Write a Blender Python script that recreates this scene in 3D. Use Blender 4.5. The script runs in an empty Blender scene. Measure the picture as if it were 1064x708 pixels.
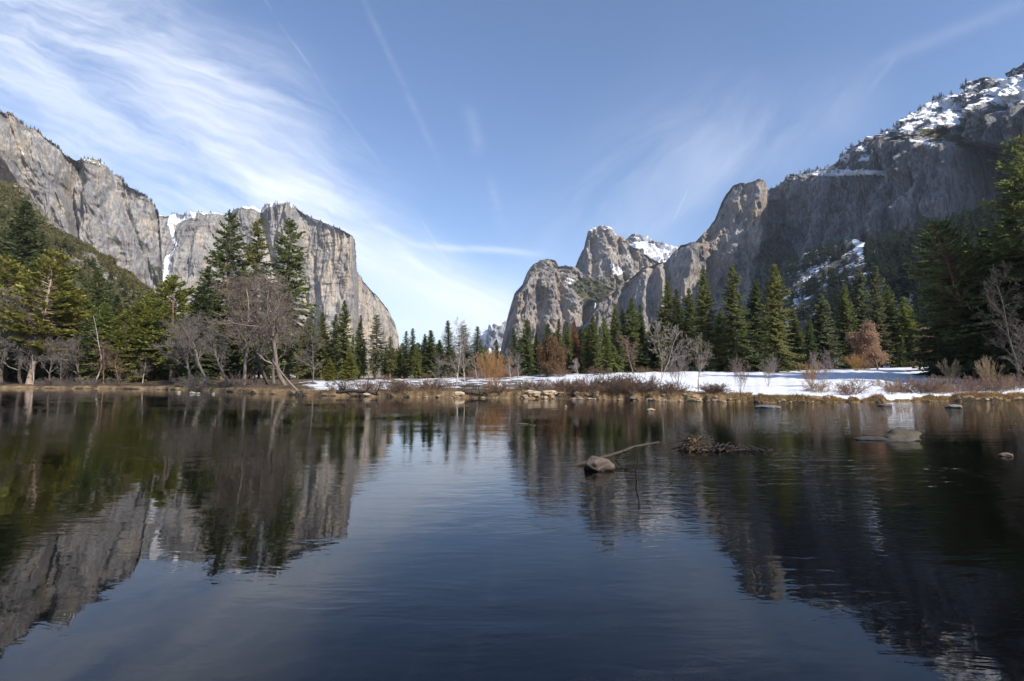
import bpy, bmesh, math, random
import numpy as np
from mathutils import Vector, Matrix

sc = bpy.context.scene
COL = sc.collection
R = math.radians
pi = math.pi

# ------------------------------------------------------------------ camera
F, CX, CY, HORIZON, CAMZ = 532.0, 532.0, 354.0, 397.0, 2.0
PITCH = math.atan((HORIZON - CY) / F)
cam_d = bpy.data.cameras.new("camera")
cam = bpy.data.objects.new("camera", cam_d)
COL.objects.link(cam)
cam.location = (0, 0, CAMZ)
cam.rotation_euler = (pi / 2 + PITCH, 0, 0)
cam_d.sensor_width = 36.0
cam_d.lens = 18.0
cam_d.clip_start = 0.1
cam_d.clip_end = 60000
sc.camera = cam

# ------------------------------------------------------------------ render look
sc.view_settings.view_transform = 'Standard'
sc.view_settings.look = 'None'
sc.view_settings.gamma = 1.0
sc.view_settings.use_curve_mapping = False
sc.view_settings.exposure = 0.68
sc.render.engine = 'CYCLES'
sc.cycles.max_bounces = 6
sc.cycles.diffuse_bounces = 2
sc.cycles.glossy_bounces = 3
sc.cycles.transmission_bounces = 3
sc.cycles.transparent_max_bounces = 8
sc.cycles.volume_bounces = 0
sc.cycles.caustics_reflective = False
sc.cycles.caustics_refractive = False
sc.cycles.use_denoising = True
sc.cycles.denoiser = 'OPENIMAGEDENOISE'
sc.cycles.denoising_input_passes = 'RGB_ALBEDO_NORMAL'
sc.cycles.denoising_prefilter = 'ACCURATE'
sc.cycles.use_adaptive_sampling = True
sc.cycles.adaptive_threshold = 0.007
sc.cycles.sample_clamp_indirect = 4.0

# ------------------------------------------------------------------ sun and sky
SUN_AZ, SUN_EL = R(136), R(35)           # azimuth clockwise from the view direction (+Y)
sun_dir = Vector((math.sin(SUN_AZ) * math.cos(SUN_EL), math.cos(SUN_AZ) * math.cos(SUN_EL), math.sin(SUN_EL)))
sd = bpy.data.lights.new("sun", 'SUN')
sd.energy = 4.3
sd.angle = R(0.5)
sd.color = (1.0, 0.93, 0.83)
so = bpy.data.objects.new("sun", sd)
so.rotation_euler = sun_dir.to_track_quat('Z', 'Y').to_euler()
COL.objects.link(so)


class NT:
    """small helper for building node trees"""
    def __init__(self, tree):
        self.t = tree

    def n(self, typ, **kw):
        nd = self.t.nodes.new(typ)
        for k, v in kw.items():
            setattr(nd, k, v)
        return nd

    def put(self, sock, v):
        if isinstance(v, bpy.types.NodeSocket):
            self.t.links.new(v, sock)
        elif v is not None:
            sock.default_value = v

    def math(self, op, a, b=None, c=None, clamp=False):
        nd = self.n('ShaderNodeMath', operation=op, use_clamp=clamp)
        self.put(nd.inputs[0], a)
        if b is not None: self.put(nd.inputs[1], b)
        if c is not None: self.put(nd.inputs[2], c)
        return nd.outputs[0]

    def vmath(self, op, a, b=None):
        nd = self.n('ShaderNodeVectorMath', operation=op)
        self.put(nd.inputs[0], a)
        if b is not None: self.put(nd.inputs[1], b)
        return nd.outputs['Value'] if op in ('DOT_PRODUCT', 'LENGTH') else nd.outputs[0]

    def noise(self, vec, scale=1.0, detail=4.0, rough=0.5, dist=0.0, out='Fac'):
        nd = self.n('ShaderNodeTexNoise')
        self.put(nd.inputs['Vector'], vec)
        nd.inputs['Scale'].default_value = scale
        nd.inputs['Detail'].default_value = detail
        nd.inputs['Roughness'].default_value = rough
        nd.inputs['Distortion'].default_value = dist
        return nd.outputs[out]

    def mapr(self, v, a, b, c=0.0, d=1.0, smooth=True):
        nd = self.n('ShaderNodeMapRange')
        nd.interpolation_type = 'SMOOTHSTEP' if smooth else 'LINEAR'
        self.put(nd.inputs[0], v)
        for i, x in enumerate((a, b, c, d)):
            self.put(nd.inputs[1 + i], x)
        return nd.outputs[0]

    def mix(self, f, a, b, blend='MIX'):
        nd = self.n('ShaderNodeMix', data_type='RGBA', blend_type=blend)
        self.put(nd.inputs[0], f)
        self.put(nd.inputs[6], a if not isinstance(a, tuple) else (*a[:3], 1))
        self.put(nd.inputs[7], b if not isinstance(b, tuple) else (*b[:3], 1))
        return nd.outputs[2]

    def scale(self, vec, s):
        nd = self.n('ShaderNodeVectorMath', operation='MULTIPLY')
        self.put(nd.inputs[0], vec)
        nd.inputs[1].default_value = s
        return nd.outputs[0]


world = bpy.data.worlds.new("World")
sc.world = world
world.use_nodes = True
w = NT(world.node_tree)
world.node_tree.nodes.clear()
sky = w.n('ShaderNodeTexSky')
sky.sky_type = 'NISHITA'
sky.sun_disc = False
sky.sun_elevation = SUN_EL
sky.sun_rotation = SUN_AZ
sky.altitude = 300
sky.air_density = 1.15
sky.dust_density = 0.5
sky.ozone_density = 3.0
SKY_STRENGTH = 0.102
# cirrus, laid on the sky by compass direction: X = east-west slope, Z = height slope
geo = w.n('ShaderNodeTexCoord').outputs['Generated']
sep = w.n('ShaderNodeSeparateXYZ')
w.put(sep.inputs[0], geo)
fy = w.math('MAXIMUM', sep.outputs[1], 0.05)
gx = w.math('DIVIDE', sep.outputs[0], fy)
gz = w.math('DIVIDE', sep.outputs[2], fy)
cmb = w.n('ShaderNodeCombineXYZ')
w.put(cmb.inputs[0], gx); w.put(cmb.inputs[1], gz)
P = cmb.outputs[0]
wn = w.noise(P, 2.6, 5, 0.55, 0.3, 'Color')
warp = w.vmath('MULTIPLY', w.vmath('SUBTRACT', wn, (0.5, 0.5, 0.5)), (0.17, 0.10, 0.0))
PW = w.vmath('ADD', P, warp)
wn2 = w.noise(P, 9.0, 4, 0.55, 0.0, 'Color')
warp2 = w.vmath('MULTIPLY', w.vmath('SUBTRACT', wn2, (0.5, 0.5, 0.5)), (0.016, 0.010, 0.0))
PL = w.vmath('ADD', P, warp2)


def pdir(px, py):
    u, v = (px - CX) / F, -(py - CY) / F
    y = math.cos(PITCH) - v * math.sin(PITCH)
    z = math.sin(PITCH) + v * math.cos(PITCH)
    return u / y, z / y


def streak(p0, p1, width, strength, vec=None, fade=0.25, tex=None):
    a, b = Vector(pdir(*p0)), Vector(pdir(*p1))
    L = (b - a).length
    d = (b - a) / L
    q = w.vmath('SUBTRACT', vec or PW, (a.x, a.y, 0.0))
    al = w.math('DIVIDE', w.vmath('DOT_PRODUCT', q, (d.x, d.y, 0.0)), L)
    pe = w.math('DIVIDE', w.vmath('DOT_PRODUCT', q, (-d.y, d.x, 0.0)), width / F)
    g = w.math('EXPONENT', w.math('MULTIPLY', w.math('MULTIPLY', pe, pe), -1.0))
    e = w.math('MULTIPLY', w.mapr(al, -fade, fade), w.mapr(al, 1 + fade, 1 - fade))
    r = w.math('MULTIPLY', w.math('MULTIPLY', g, e), strength)
    return w.math('MULTIPLY', r, tex) if tex is not None else r


def aniso(p0, p1, sx, sy, seed, lo, hi, dist=0.6):
    a, b = Vector(pdir(*p0)), Vector(pdir(*p1))
    ang = math.atan2(b.y - a.y, b.x - a.x)
    mp = w.n('ShaderNodeMapping')
    mp.vector_type = 'TEXTURE'
    w.put(mp.inputs[0], PW)
    mp.inputs['Rotation'].default_value = (0, 0, ang)
    mp.inputs['Location'].default_value = (seed, seed * .7, 0)
    mp.inputs['Scale'].default_value = (1 / sx, 1 / sy, 1)
    return w.mapr(w.noise(mp.outputs[0], 1.0, 7, 0.6, dist), lo, hi)


tA = aniso((0, 60), (400, 260), 2.0, 8.0, 1.3, 0.30, 0.72)
tB = aniso((0, 60), (400, 200), 4.5, 16.0, 4.1, 0.25, 0.75)
tC = aniso((560, 290), (760, 110), 1.6, 6.0, 7.7, 0.30, 0.75)
tD = aniso((0, 40), (400, 215), 3.5, 55.0, 9.3, 0.28, 0.72, 0.35)
tAB = w.math('MULTIPLY', w.math('MULTIPLY_ADD', tB, 0.55, w.math('MULTIPLY', tA, 0.75)), w.math('MULTIPLY_ADD', tD, 0.50, 0.62))
st = [
    streak((-120, 20), (330, 190), 52, 0.80, tex=tAB),
    streak((-80, -60), (270, 100), 46, 0.75, tex=tAB),
    streak((-120, 140), (330, 245), 55, 0.62, tex=tAB),
    streak((270, 195), (560, 350), 26, 0.95, tex=tAB),
    streak((300, 235), (540, 345), 34, 0.34),
    streak((380, 300), (600, 348), 26, 0.34),
    streak((330, 335), (560, 352), 12, 0.45),
    streak((415, 254), (550, 263), 3.5, 0.55, vec=PL, tex=tB),
    streak((530, 330), (760, 110), 62, 0.26, tex=tC),
    streak((720, 190), (900, 80), 40, 0.16, tex=tC),
    streak((925, 60), (1080, -5), 8, 0.15, vec=PL, tex=tC),
    streak((905, 92), (930, 60), 3, 0.05, vec=PL),
    streak((265, -15), (327, 78), 1.1, 0.13, vec=PL, tex=tB),
    streak((330, 85), (395, 170), 2.0, 0.04, vec=PL),
    streak((376, -5), (452, 160), 3.6, 0.075, vec=PL, tex=tB),
    streak((488, 112), (497, 158), 7, 0.14, vec=PL, tex=tB),
    streak((510, 185), (521, 236), 5, 0.11, vec=PL, tex=tB),
    streak((436, 225), (468, 275), 1.2, 0.1, vec=PL),
    streak((714, 198), (700, 228), 0.9, 0.12, vec=PL),
]
tot = st[0]
for s_ in st[1:]:
    tot = w.math('ADD', tot, s_)
front = w.mapr(sep.outputs[1], 0.05, 0.25)
tot = w.math('MULTIPLY', tot, front)
cov = w.math('SUBTRACT', 1.0, w.math('EXPONENT', w.math('MULTIPLY', tot, -1.08)), clamp=True)
skycol = w.mix(cov, w.mix(1.0, sky.outputs[0], (1.04, 1.03, 1.13), 'MULTIPLY'), (7.4, 7.7, 8.3))
bg = w.n('ShaderNodeBackground')
w.put(bg.inputs[0], skycol)
bg.inputs[1].default_value = SKY_STRENGTH
wo = w.n('ShaderNodeOutputWorld')
world.node_tree.links.new(bg.outputs[0], wo.inputs[0])


# ------------------------------------------------------------------ helpers
def at(px, py, Y):
    """the point at forward distance Y seen in direction (px, py) of the 1064 x 708 photograph"""
    X, Z = pdir(px, py)
    return Vector((X * Y, Y, CAMZ + Z * Y))


def _h(ix, iy, iz, seed):
    h = (ix.astype(np.int64) * 374761393 + iy.astype(np.int64) * 668265263 + iz.astype(np.int64) * 2147483647 + seed * 974711) & 0xFFFFFFFF
    h = ((h ^ (h >> 13)) * 1274126177) & 0xFFFFFFFF
    h = ((h ^ (h >> 16)) * 2246822519) & 0xFFFFFFFF
    return ((h ^ (h >> 15)) & 0xFFFFFF) / float(0xFFFFFF)


def vnoise(x, y, z, seed=0):
    x0, y0, z0 = np.floor(x), np.floor(y), np.floor(z)
    fx, fy_, fz = x - x0, y - y0, z - z0
    fx, fy_, fz = [f * f * f * (f * (f * 6 - 15) + 10) for f in (fx, fy_, fz)]
    r = 0
    for i in (0, 1):
        wx = fx if i else 1 - fx
        for j in (0, 1):
            wy = fy_ if j else 1 - fy_
            for k in (0, 1):
                wz = fz if k else 1 - fz
                r = r + wx * wy * wz * _h(x0 + i, y0 + j, z0 + k, seed)
    return r * 2 - 1


def fbm(x, y, z, oct=4, seed=0, gain=0.5, ridged=False):
    a, t = 1.0, 0
    for o in range(oct):
        n = vnoise(x, y, z, seed + o * 17)
        t = t + a * ((1 - 2 * np.abs(n)) if ridged else n)
        a *= gain
        x, y, z = x * 2.03 + 11.7, y * 2.03 + 5.3, z * 2.03 + 3.1
    return t


def sstep(a, b, x):
    t = np.clip((x - a) / (b - a), 0, 1)
    return t * t * (3 - 2 * t)


def mesh(name, V, faces, smooth=False):
    """V (n,3); faces: list of int arrays (m,k)"""
    me = bpy.data.meshes.new(name)
    V = np.asarray(V, dtype=np.float32)
    if not isinstance(faces, list): faces = [faces]
    faces = [np.asarray(f, dtype=np.int32) for f in faces if len(f)]
    me.vertices.add(len(V))
    me.vertices.foreach_set('co', V.ravel())
    idx = np.concatenate([f.ravel() for f in faces])
    sizes = np.concatenate([np.full(len(f), f.shape[1], dtype=np.int32) for f in faces])
    me.loops.add(len(idx))
    me.loops.foreach_set('vertex_index', idx)
    me.polygons.add(len(sizes))
    starts = np.concatenate([[0], np.cumsum(sizes)[:-1]]).astype(np.int32)
    me.polygons.foreach_set('loop_start', starts)
    me.update(calc_edges=True)
    if smooth: me.shade_smooth()
    return me


def link(name, me, mat=None, parent=None):
    o = bpy.data.objects.new(name, me)
    COL.objects.link(o)
    if mat and me is not None and len(me.materials) == 0: me.materials.append(mat)
    if parent: o.parent = parent
    return o


def tag(o, label=None, cat=None, group=None, kind=None):
    if label: o['label'] = label
    if cat: o['category'] = cat
    if group: o['group'] = group
    if kind: o['kind'] = kind
    return o


def grid_faces(nu, nv, wrap=False):
    i = np.arange(nu if wrap else nu - 1)
    j = np.arange(nv - 1)
    I, J = np.meshgrid(i, j, indexing='ij')
    I2 = (I + 1) % nu
    return np.stack([I * nv + J, I2 * nv + J, I2 * nv + J + 1, I * nv + J + 1], -1).reshape(-1, 4)


def set_attr(me, name, arr):
    a = me.attributes.new(name, 'FLOAT_COLOR', 'POINT')
    c = np.ones((len(arr), 4), dtype=np.float32)
    c[:, :3] = arr
    a.data.foreach_set('color', c.ravel())


def new_mat(name):
    m = bpy.data.materials.new(name)
    m.use_nodes = True
    m.node_tree.nodes.clear()
    k = NT(m.node_tree)
    out = k.n('ShaderNodeOutputMaterial')
    return m, k, out


def principled(k, out, color, rough=0.8, spec=0.2, normal=None):
    b = k.n('ShaderNodeBsdfPrincipled')
    k.put(b.inputs['Base Color'], color if not isinstance(color, tuple) else (*color[:3], 1))
    k.put(b.inputs['Roughness'], rough)
    k.put(b.inputs['Specular IOR Level'], spec)
    if normal is not None: k.put(b.inputs['Normal'], normal)
    k.t.links.new(b.outputs[0], out.inputs[0])
    return b


def bump(k, h, strength=0.5, dist=1.0):
    b = k.n('ShaderNodeBump')
    b.inputs['Strength'].default_value = strength
    b.inputs['Distance'].default_value = dist
    k.put(b.inputs['Height'], h)
    return b.outputs[0]


# ------------------------------------------------------------------ materials
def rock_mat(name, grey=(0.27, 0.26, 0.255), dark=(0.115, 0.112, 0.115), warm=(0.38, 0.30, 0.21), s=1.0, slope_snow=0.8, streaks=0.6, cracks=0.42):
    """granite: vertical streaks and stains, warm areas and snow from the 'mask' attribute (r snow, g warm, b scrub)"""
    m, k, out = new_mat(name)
    pos = k.n('ShaderNodeNewGeometry').outputs['Position']
    nz = k.n('ShaderNodeSeparateXYZ')
    k.put(nz.inputs[0], k.n('ShaderNodeNewGeometry').outputs['Normal'])
    at_ = k.n('ShaderNodeVertexColor'); at_.layer_name = 'mask'
    sp = k.n('ShaderNodeSeparateColor'); k.put(sp.inputs[0], at_.outputs[0])
    n1 = k.noise(k.scale(pos, (1 / (40 * s), 1 / (40 * s), 1 / (210 * s))), 1, 7, 0.66, 1.1)
    n2 = k.noise(k.scale(pos, (1 / (9 * s), 1 / (9 * s), 1 / (30 * s))), 1, 5, 0.6, 0.3)
    n3 = k.noise(k.scale(pos, (1 / (150 * s),) * 3), 1, 4, 0.6, 0.5)
    n4 = k.noise(k.scale(pos, (1 / (4.5 * s), 1 / (4.5 * s), 1 / (8 * s))), 1, 3, 0.6)
    c = k.mix(k.mapr(n3, 0.38, 0.62), tuple(x * 1.12 for x in grey), tuple(x * .66 for x in grey))
    c = k.mix(k.mapr(n1, 0.46, 0.70, 0, 0.85), c, dark)
    wf = k.math('MULTIPLY', sp.outputs[1], k.mapr(n1, 0.56, 0.40))
    c = k.mix(wf, c, warm)
    n5 = k.noise(k.scale(pos, (1 / (11 * s), 1 / (11 * s), 1 / (150 * s))), 1, 5, 0.65, 0.3)
    c = k.mix(k.mapr(n5, 0.52, 0.62, 0, streaks), c, dark)
    c = k.mix(k.mapr(n5, 0.44, 0.36, 0, 0.35), c, tuple(min(1, x * 1.35) for x in grey))
    vo = k.n('ShaderNodeTexVoronoi', feature='DISTANCE_TO_EDGE')
    jp = k.vmath('ADD', k.scale(pos, (1 / (40 * s), 1 / (40 * s), 1 / (210 * s))), k.vmath('MULTIPLY', k.noise(k.scale(pos, (1 / (30 * s),) * 3), 1, 3, 0.6, 0, 'Color'), (0.7, 0.7, 0.5)))
    k.put(vo.inputs['Vector'], jp); vo.inputs['Scale'].default_value = 1.0
    c = k.mix(k.mapr(vo.outputs['Distance'], 0.012, 0.05, cracks, 0.0), c, tuple(x * .45 for x in dark))
    v = k.mapr(n2, 0.25, 0.75, 0.70, 1.28, smooth=False)
    v = k.math('MULTIPLY', v, k.mapr(n4, 0.25, 0.75, 0.78, 1.2, smooth=False))
    vv = k.n('ShaderNodeCombineXYZ')
    for i in range(3): k.put(vv.inputs[i], v)
    c = k.mix(1.0, c, vv.outputs[0], 'MULTIPLY')
    # scrub
    veg = k.mapr(k.math('ADD', sp.outputs[2], k.math('MULTIPLY', k.math('SUBTRACT', n2, 0.5), 1.6)), 0.45, 0.62)
    vc = k.mix(n4, (0.032, 0.040, 0.018), (0.105, 0.092, 0.042))
    c = k.mix(veg, c, vc)
    # snow on ledges and in gullies
    sl = k.mapr(k.math('ADD', nz.outputs[2], k.math('MULTIPLY', k.math('SUBTRACT', n2, 0.5), 0.35)), slope_snow - 0.02, slope_snow + 0.05)
    sm = k.math('ADD', sp.outputs[0], k.math('MULTIPLY', k.math('SUBTRACT', n2, 0.5), 1.3))
    sm = k.math('ADD', sm, k.math('MULTIPLY', k.math('SUBTRACT', n4, 0.5), 0.9))
    sm = k.mapr(sm, 0.47, 0.56)
    low = k.mapr(sp.outputs[0], 0.02, 0.15)
    sn = k.math('MAXIMUM', sm, k.math('MULTIPLY', sl, low))
    c = k.mix(sn, c, (0.78, 0.80, 0.84))
    hgt = k.math('ADD', k.math('MULTIPLY', n2, 1.0), k.math('MULTIPLY', n4, 0.5))
    principled(k, out, c, 0.9, 0.1, bump(k, hgt, 0.7, 6.0 * s))
    return m


def foliage_mat(name):
    m, k, out = new_mat(name)
    oi = k.n('ShaderNodeObjectInfo')
    g = k.n('ShaderNodeNewGeometry')
    rpi = g.outputs['Random Per Island']
    n = k.noise(g.outputs['Position'], 0.55, 2, 0.5)
    f = k.math('MULTIPLY', k.mapr(rpi, 0, 1, 0.62, 1.38, smooth=False), k.mapr(n, 0.3, 0.7, 0.75, 1.25, smooth=False))
    cc = k.n('ShaderNodeCombineXYZ')
    for i in range(3): k.put(cc.inputs[i], f)
    c = k.mix(1.0, oi.outputs['Color'], cc.outputs[0], 'MULTIPLY')
    d = k.n('ShaderNodeBsdfDiffuse'); k.put(d.inputs[0], c)
    tr = k.n('ShaderNodeBsdfTranslucent'); k.put(tr.inputs[0], k.mix(1.0, c, (1.25, 1.25, 1.0), 'MULTIPLY'))
    mx = k.n('ShaderNodeMixShader'); mx.inputs[0].default_value = 0.42
    k.t.links.new(d.outputs[0], mx.inputs[1]); k.t.links.new(tr.outputs[0], mx.inputs[2])
    gl = k.n('ShaderNodeBsdfGlossy'); gl.inputs['Roughness'].default_value = 0.55
    gl.inputs[0].default_value = (0.5, 0.5, 0.5, 1)
    mx2 = k.n('ShaderNodeMixShader'); mx2.inputs[0].default_value = 0.02
    k.t.links.new(mx.outputs[0], mx2.inputs[1]); k.t.links.new(gl.outputs[0], mx2.inputs[2])
    k.t.links.new(mx2.outputs[0], out.inputs[0])
    return m


def objcolor_mat(name, lo=0.65, hi=1.3, sc_=(6, 6, 1.5), rough=0.9):
    m, k, out = new_mat(name)
    oi = k.n('ShaderNodeObjectInfo')
    tc = k.n('ShaderNodeTexCoord').outputs['Object']
    n = k.noise(k.scale(tc, sc_), 1, 4, 0.6)
    f = k.mapr(n, 0.3, 0.7, lo, hi, smooth=False)
    cc = k.n('ShaderNodeCombineXYZ')
    for i in range(3): k.put(cc.inputs[i], f)
    c = k.mix(1.0, oi.outputs['Color'], cc.outputs[0], 'MULTIPLY')
    principled(k, out, c, rough, 0.15, bump(k, n, 0.4, 0.05))
    return m


M_FOL = foliage_mat("needles")
M_BARK = objcolor_mat("bark")
M_TWIG = objcolor_mat("twigs", 0.7, 1.3, (1.5, 1.5, 1.5))


def boulder_mat():
    m, k, out = new_mat("boulder stone")
    oi = k.n('ShaderNodeObjectInfo')
    tc = k.n('ShaderNodeTexCoord').outputs['Object']
    n = k.noise(tc, 2.2, 6, 0.65)
    n2 = k.noise(tc, 14, 4, 0.6)
    f = k.math('MULTIPLY', k.mapr(n, 0.3, 0.7, 0.6, 1.3, smooth=False), k.mapr(n2, 0.3, 0.7, 0.75, 1.2, smooth=False))
    cc = k.n('ShaderNodeCombineXYZ')
    for i in range(3): k.put(cc.inputs[i], f)
    c = k.mix(1.0, oi.outputs['Color'], cc.outputs[0], 'MULTIPLY')
    # wet dark foot just above the water
    z = k.n('ShaderNodeSeparateXYZ'); k.put(z.inputs[0], k.n('ShaderNodeNewGeometry').outputs['Position'])
    wet = k.mapr(k.math('ADD', z.outputs[2], k.math('MULTIPLY', k.math('SUBTRACT', n, 0.5), 0.10)), 0.03, 0.10, 0.35, 1.0)
    c2 = k.mix(wet, (0.02, 0.018, 0.015), c)
    principled(k, out, c2, k.mapr(wet, 0.35, 1, 0.35, 0.9, smooth=False), 0.3, bump(k, k.math('ADD', n, k.math('MULTIPLY', n2, 0.25)), 0.6, 0.08))
    return m


M_STONE = boulder_mat()


# ------------------------------------------------------------------ the ground
# columns of the far bank: px, waterline py, bank height, depth of the flat, its height at the trees
BANK = np.array([
    (-900, 404.5, .9, 60, 4.0), (-400, 403.8, .9, 60, 4.0), (0, 403.7, .8, 60, 3.6), (120, 404.3, .75, 50, 3.0), (200, 405.6, .7, 40, 2.6),
    (260, 409, .7, 45, 2.5), (320, 411.3, .7, 60, 2.6), (420, 413.0, .75, 70, 3.0), (530, 414.2, .8, 75, 3.8),
    (600, 415.2, .8, 80, 4.5), (700, 417, .7, 80, 4.7), (800, 418.6, .62, 80, 4.4), (900, 418.3, .62, 95, 5.6),
    (1000, 416.8, .62, 95, 6.0), (1064, 415.8, .62, 90, 6.0), (1300, 414.5, .7, 90, 6.0), (1900, 413.5, .8, 80, 6)], dtype=float)
_bt = np.array([pdir(p, 400)[0] for p in BANK[:, 0]])
_bphi = np.arctan(_bt)
_bY = np.array([CAMZ / -pdir(p, y)[1] for p, y in BANK[:, :2]])
_br = _bY / np.cos(_bphi)
_PH = np.concatenate([[-pi, -2.4, -1.9], _bphi, [1.9, 2.4, pi]])
_RS = np.concatenate([[4, 5, 14], _br, [14, 5, 4]])
_BH = np.concatenate([[1, 1, 1], BANK[:, 2], [1, 1, 1]])
_DF = np.concatenate([[40, 40, 40], BANK[:, 3], [40, 40, 40]])
_ZF = np.concatenate([[3, 3, 3], BANK[:, 4], [3, 3, 3]])


def ground(x, y):
    x, y = np.asarray(x, float), np.asarray(y, float)
    phi = np.arctan2(x, y)
    r = np.hypot(x, y)
    rs = np.interp(phi, _PH, _RS)
    rs = rs + 0.9 * vnoise(phi * 60, phi * 0, phi * 0, 3) * np.minimum(rs / 60, 1) + 0.5 * vnoise(phi * 220, phi * 0, phi * 0, 4) * np.minimum(rs / 60, 1)
    b, df, zf = np.interp(phi, _PH, _BH), np.interp(phi, _PH, _DF), np.interp(phi, _PH, _ZF)
    d = r - rs
    under = -0.75 - 0.55 * sstep(0, 20, -d)
    under = under * sstep(0, 5, -d) - 0.05
    rise = b * sstep(-0.2, 1.8, d) + 0.06 * vnoise(x * .8, y * .8, x * 0, 5) * sstep(0, 1, d)
    flat = (zf - b) * np.clip((d - 1.8) / df, 0, 1) ** 1.15 + np.clip(d - df, 0, None) * 0.008
    und = 0.22 * fbm(x / 9, y / 9, x * 0, 3, 8) * sstep(1, 10, d) * np.minimum(1, 40 / np.maximum(d, 1) + .3)
    z = np.where(d < 0, under + rise, rise + flat + und)
    z = z + 1.0 * np.exp(-(((x - 1.3) / 1.7) ** 2 + ((y - 4.2) / 0.8) ** 2)) * (d < 0)
    return z


def gz1(x, y):
    return float(ground(np.array([x]), np.array([y]))[0])


def build_ground():
    dense = np.linspace(-0.86, 0.86, 620)
    ph = np.concatenate([np.linspace(-pi, -0.9, 60), dense, np.linspace(0.9, pi, 60)])
    ph = np.unique(ph)[:-1]
    rs = np.interp(ph, _PH, _RS)
    fr = np.concatenate([np.linspace(0.01, .5, 30), np.linspace(.52, .985, 22)])
    dd = np.concatenate([np.arange(-1.5, 6, 0.3), np.arange(6, 40, 1.2), np.geomspace(40, 14000, 50)])
    rr = np.concatenate([np.outer(np.maximum(rs - 1.6, .5), fr), rs[:, None] + dd[None, :]], 1)
    X = rr * np.sin(ph)[:, None]
    Y = rr * np.cos(ph)[:, None]
    Z = ground(X, Y)
    n = len(ph); m = rr.shape[1]
    V = np.stack([X, Y, Z], -1).reshape(-1, 3)
    me = mesh('ground', V, grid_faces(n, m, True), True)
    # mask: r snow share, g dry-grass/soil share, b under water
    phi = np.arctan2(X, Y)
    d = rr - np.interp(phi, _PH, _RS)[...]
    px = CX + F * np.tan(np.clip(phi, -1.2, 1.2))
    sn = np.interp(px, [-200, 250, 300, 330, 400, 520, 600, 700, 860, 1000, 1100, 1300], [0.03, 0.05, .25, .56, .50, .50, .60, .80, .88, .88, .85, .85])
    start = np.interp(px, [300, 420, 600, 700, 780, 860, 1064], [3, 5, 11, 11, 4, 1.6, 1.4])
    sn = sn * sstep(start * .55, start * 1.3, d) * (1 - 0.95 * sstep(0.88, 1.15, d / np.interp(phi, _PH, _DF)))
    # bare grass ribbon across the snow near the trees
    sn -= 0.30 * np.exp(-((d / np.interp(phi, _PH, _DF) - 0.72) / 0.06) ** 2) * sstep(690, 730, px) * (1 - sstep(860, 900, px))
    mk = np.stack([sn, sstep(6, 0.2, d) , (d < 0) * 1.0], -1).reshape(-1, 3)
    set_attr(me, 'mask', mk)
    m_, k, out = new_mat("ground snow, grass and river bed")
    pos = k.n('ShaderNodeNewGeometry').outputs['Position']
    at_ = k.n('ShaderNodeVertexColor'); at_.layer_name = 'mask'
    sp = k.n('ShaderNodeSeparateColor'); k.put(sp.inputs[0], at_.outputs[0])
    n1 = k.noise(pos, 0.35, 6, 0.6); n2 = k.noise(pos, 3.0, 4, 0.6); n3 = k.noise(pos, 0.06, 3, 0.5)
    grass = k.mix(k.mapr(n1, 0.35, 0.65), (0.11, 0.075, 0.045), (0.27, 0.19, 0.105))
    litter = k.mix(k.mapr(n1, 0.35, 0.65), (0.055, 0.04, 0.028), (0.13, 0.095, 0.06))
    c = k.mix(k.mapr(sp.outputs[1], 0.05, 0.7), litter, grass)
    c = k.mix(k.mapr(n2, 0.55, 0.75, 0, .6), c, (0.06, 0.042, 0.03))
    s1 = k.math('ADD', sp.outputs[0], k.math('MULTIPLY', k.math('SUBTRACT', n1, 0.5), 0.85))
    s1 = k.math('ADD', s1, k.math('MULTIPLY', k.math('SUBTRACT', n2, 0.5), 0.18))
    snow = k.mapr(s1, 0.46, 0.54)
    c = k.mix(snow, c, k.mix(k.mapr(n2, 0.3, 0.7), (0.60, 0.61, 0.64), (0.76, 0.77, 0.80)))
    # river bed: rounded cobbles
    vo = k.n('ShaderNodeTexVoronoi'); k.put(vo.inputs['Vector'], pos); vo.inputs['Scale'].default_value = 2.6
    vo.inputs['Randomness'].default_value = 1.0
    vsep = k.n('ShaderNodeSeparateColor'); k.put(vsep.inputs[0], vo.outputs['Color'])
    stone = k.mix(vsep.outputs[0], (0.035, 0.026, 0.018), (0.17, 0.12, 0.075))
    stone = k.mix(k.mapr(vo.outputs['Distance'], 0.25, 0.6), stone, (0.015, 0.012, 0.009))
    stone = k.mix(k.mapr(n1, 0.4, 0.6), stone, (0.03, 0.026, 0.018))
    zz = k.n('ShaderNodeSeparateXYZ'); k.put(zz.inputs[0], pos)
    depth_dark = k.mapr(k.math('ADD', zz.outputs[2], k.math('MULTIPLY', k.math('SUBTRACT', n1, 0.5), 0.5)), -0.45, -0.85)
    stone = k.mix(depth_dark, stone, (0.012, 0.012, 0.010))   # bed colour darkened with depth, for light lost in deep water
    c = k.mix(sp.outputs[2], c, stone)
    principled(k, out, c, 0.92, 0.1, bump(k, k.math('ADD', n1, k.math('MULTIPLY', n2, 0.3)), 0.5, 0.12))
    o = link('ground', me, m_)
    tag(o, kind='structure')


build_ground()


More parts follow.
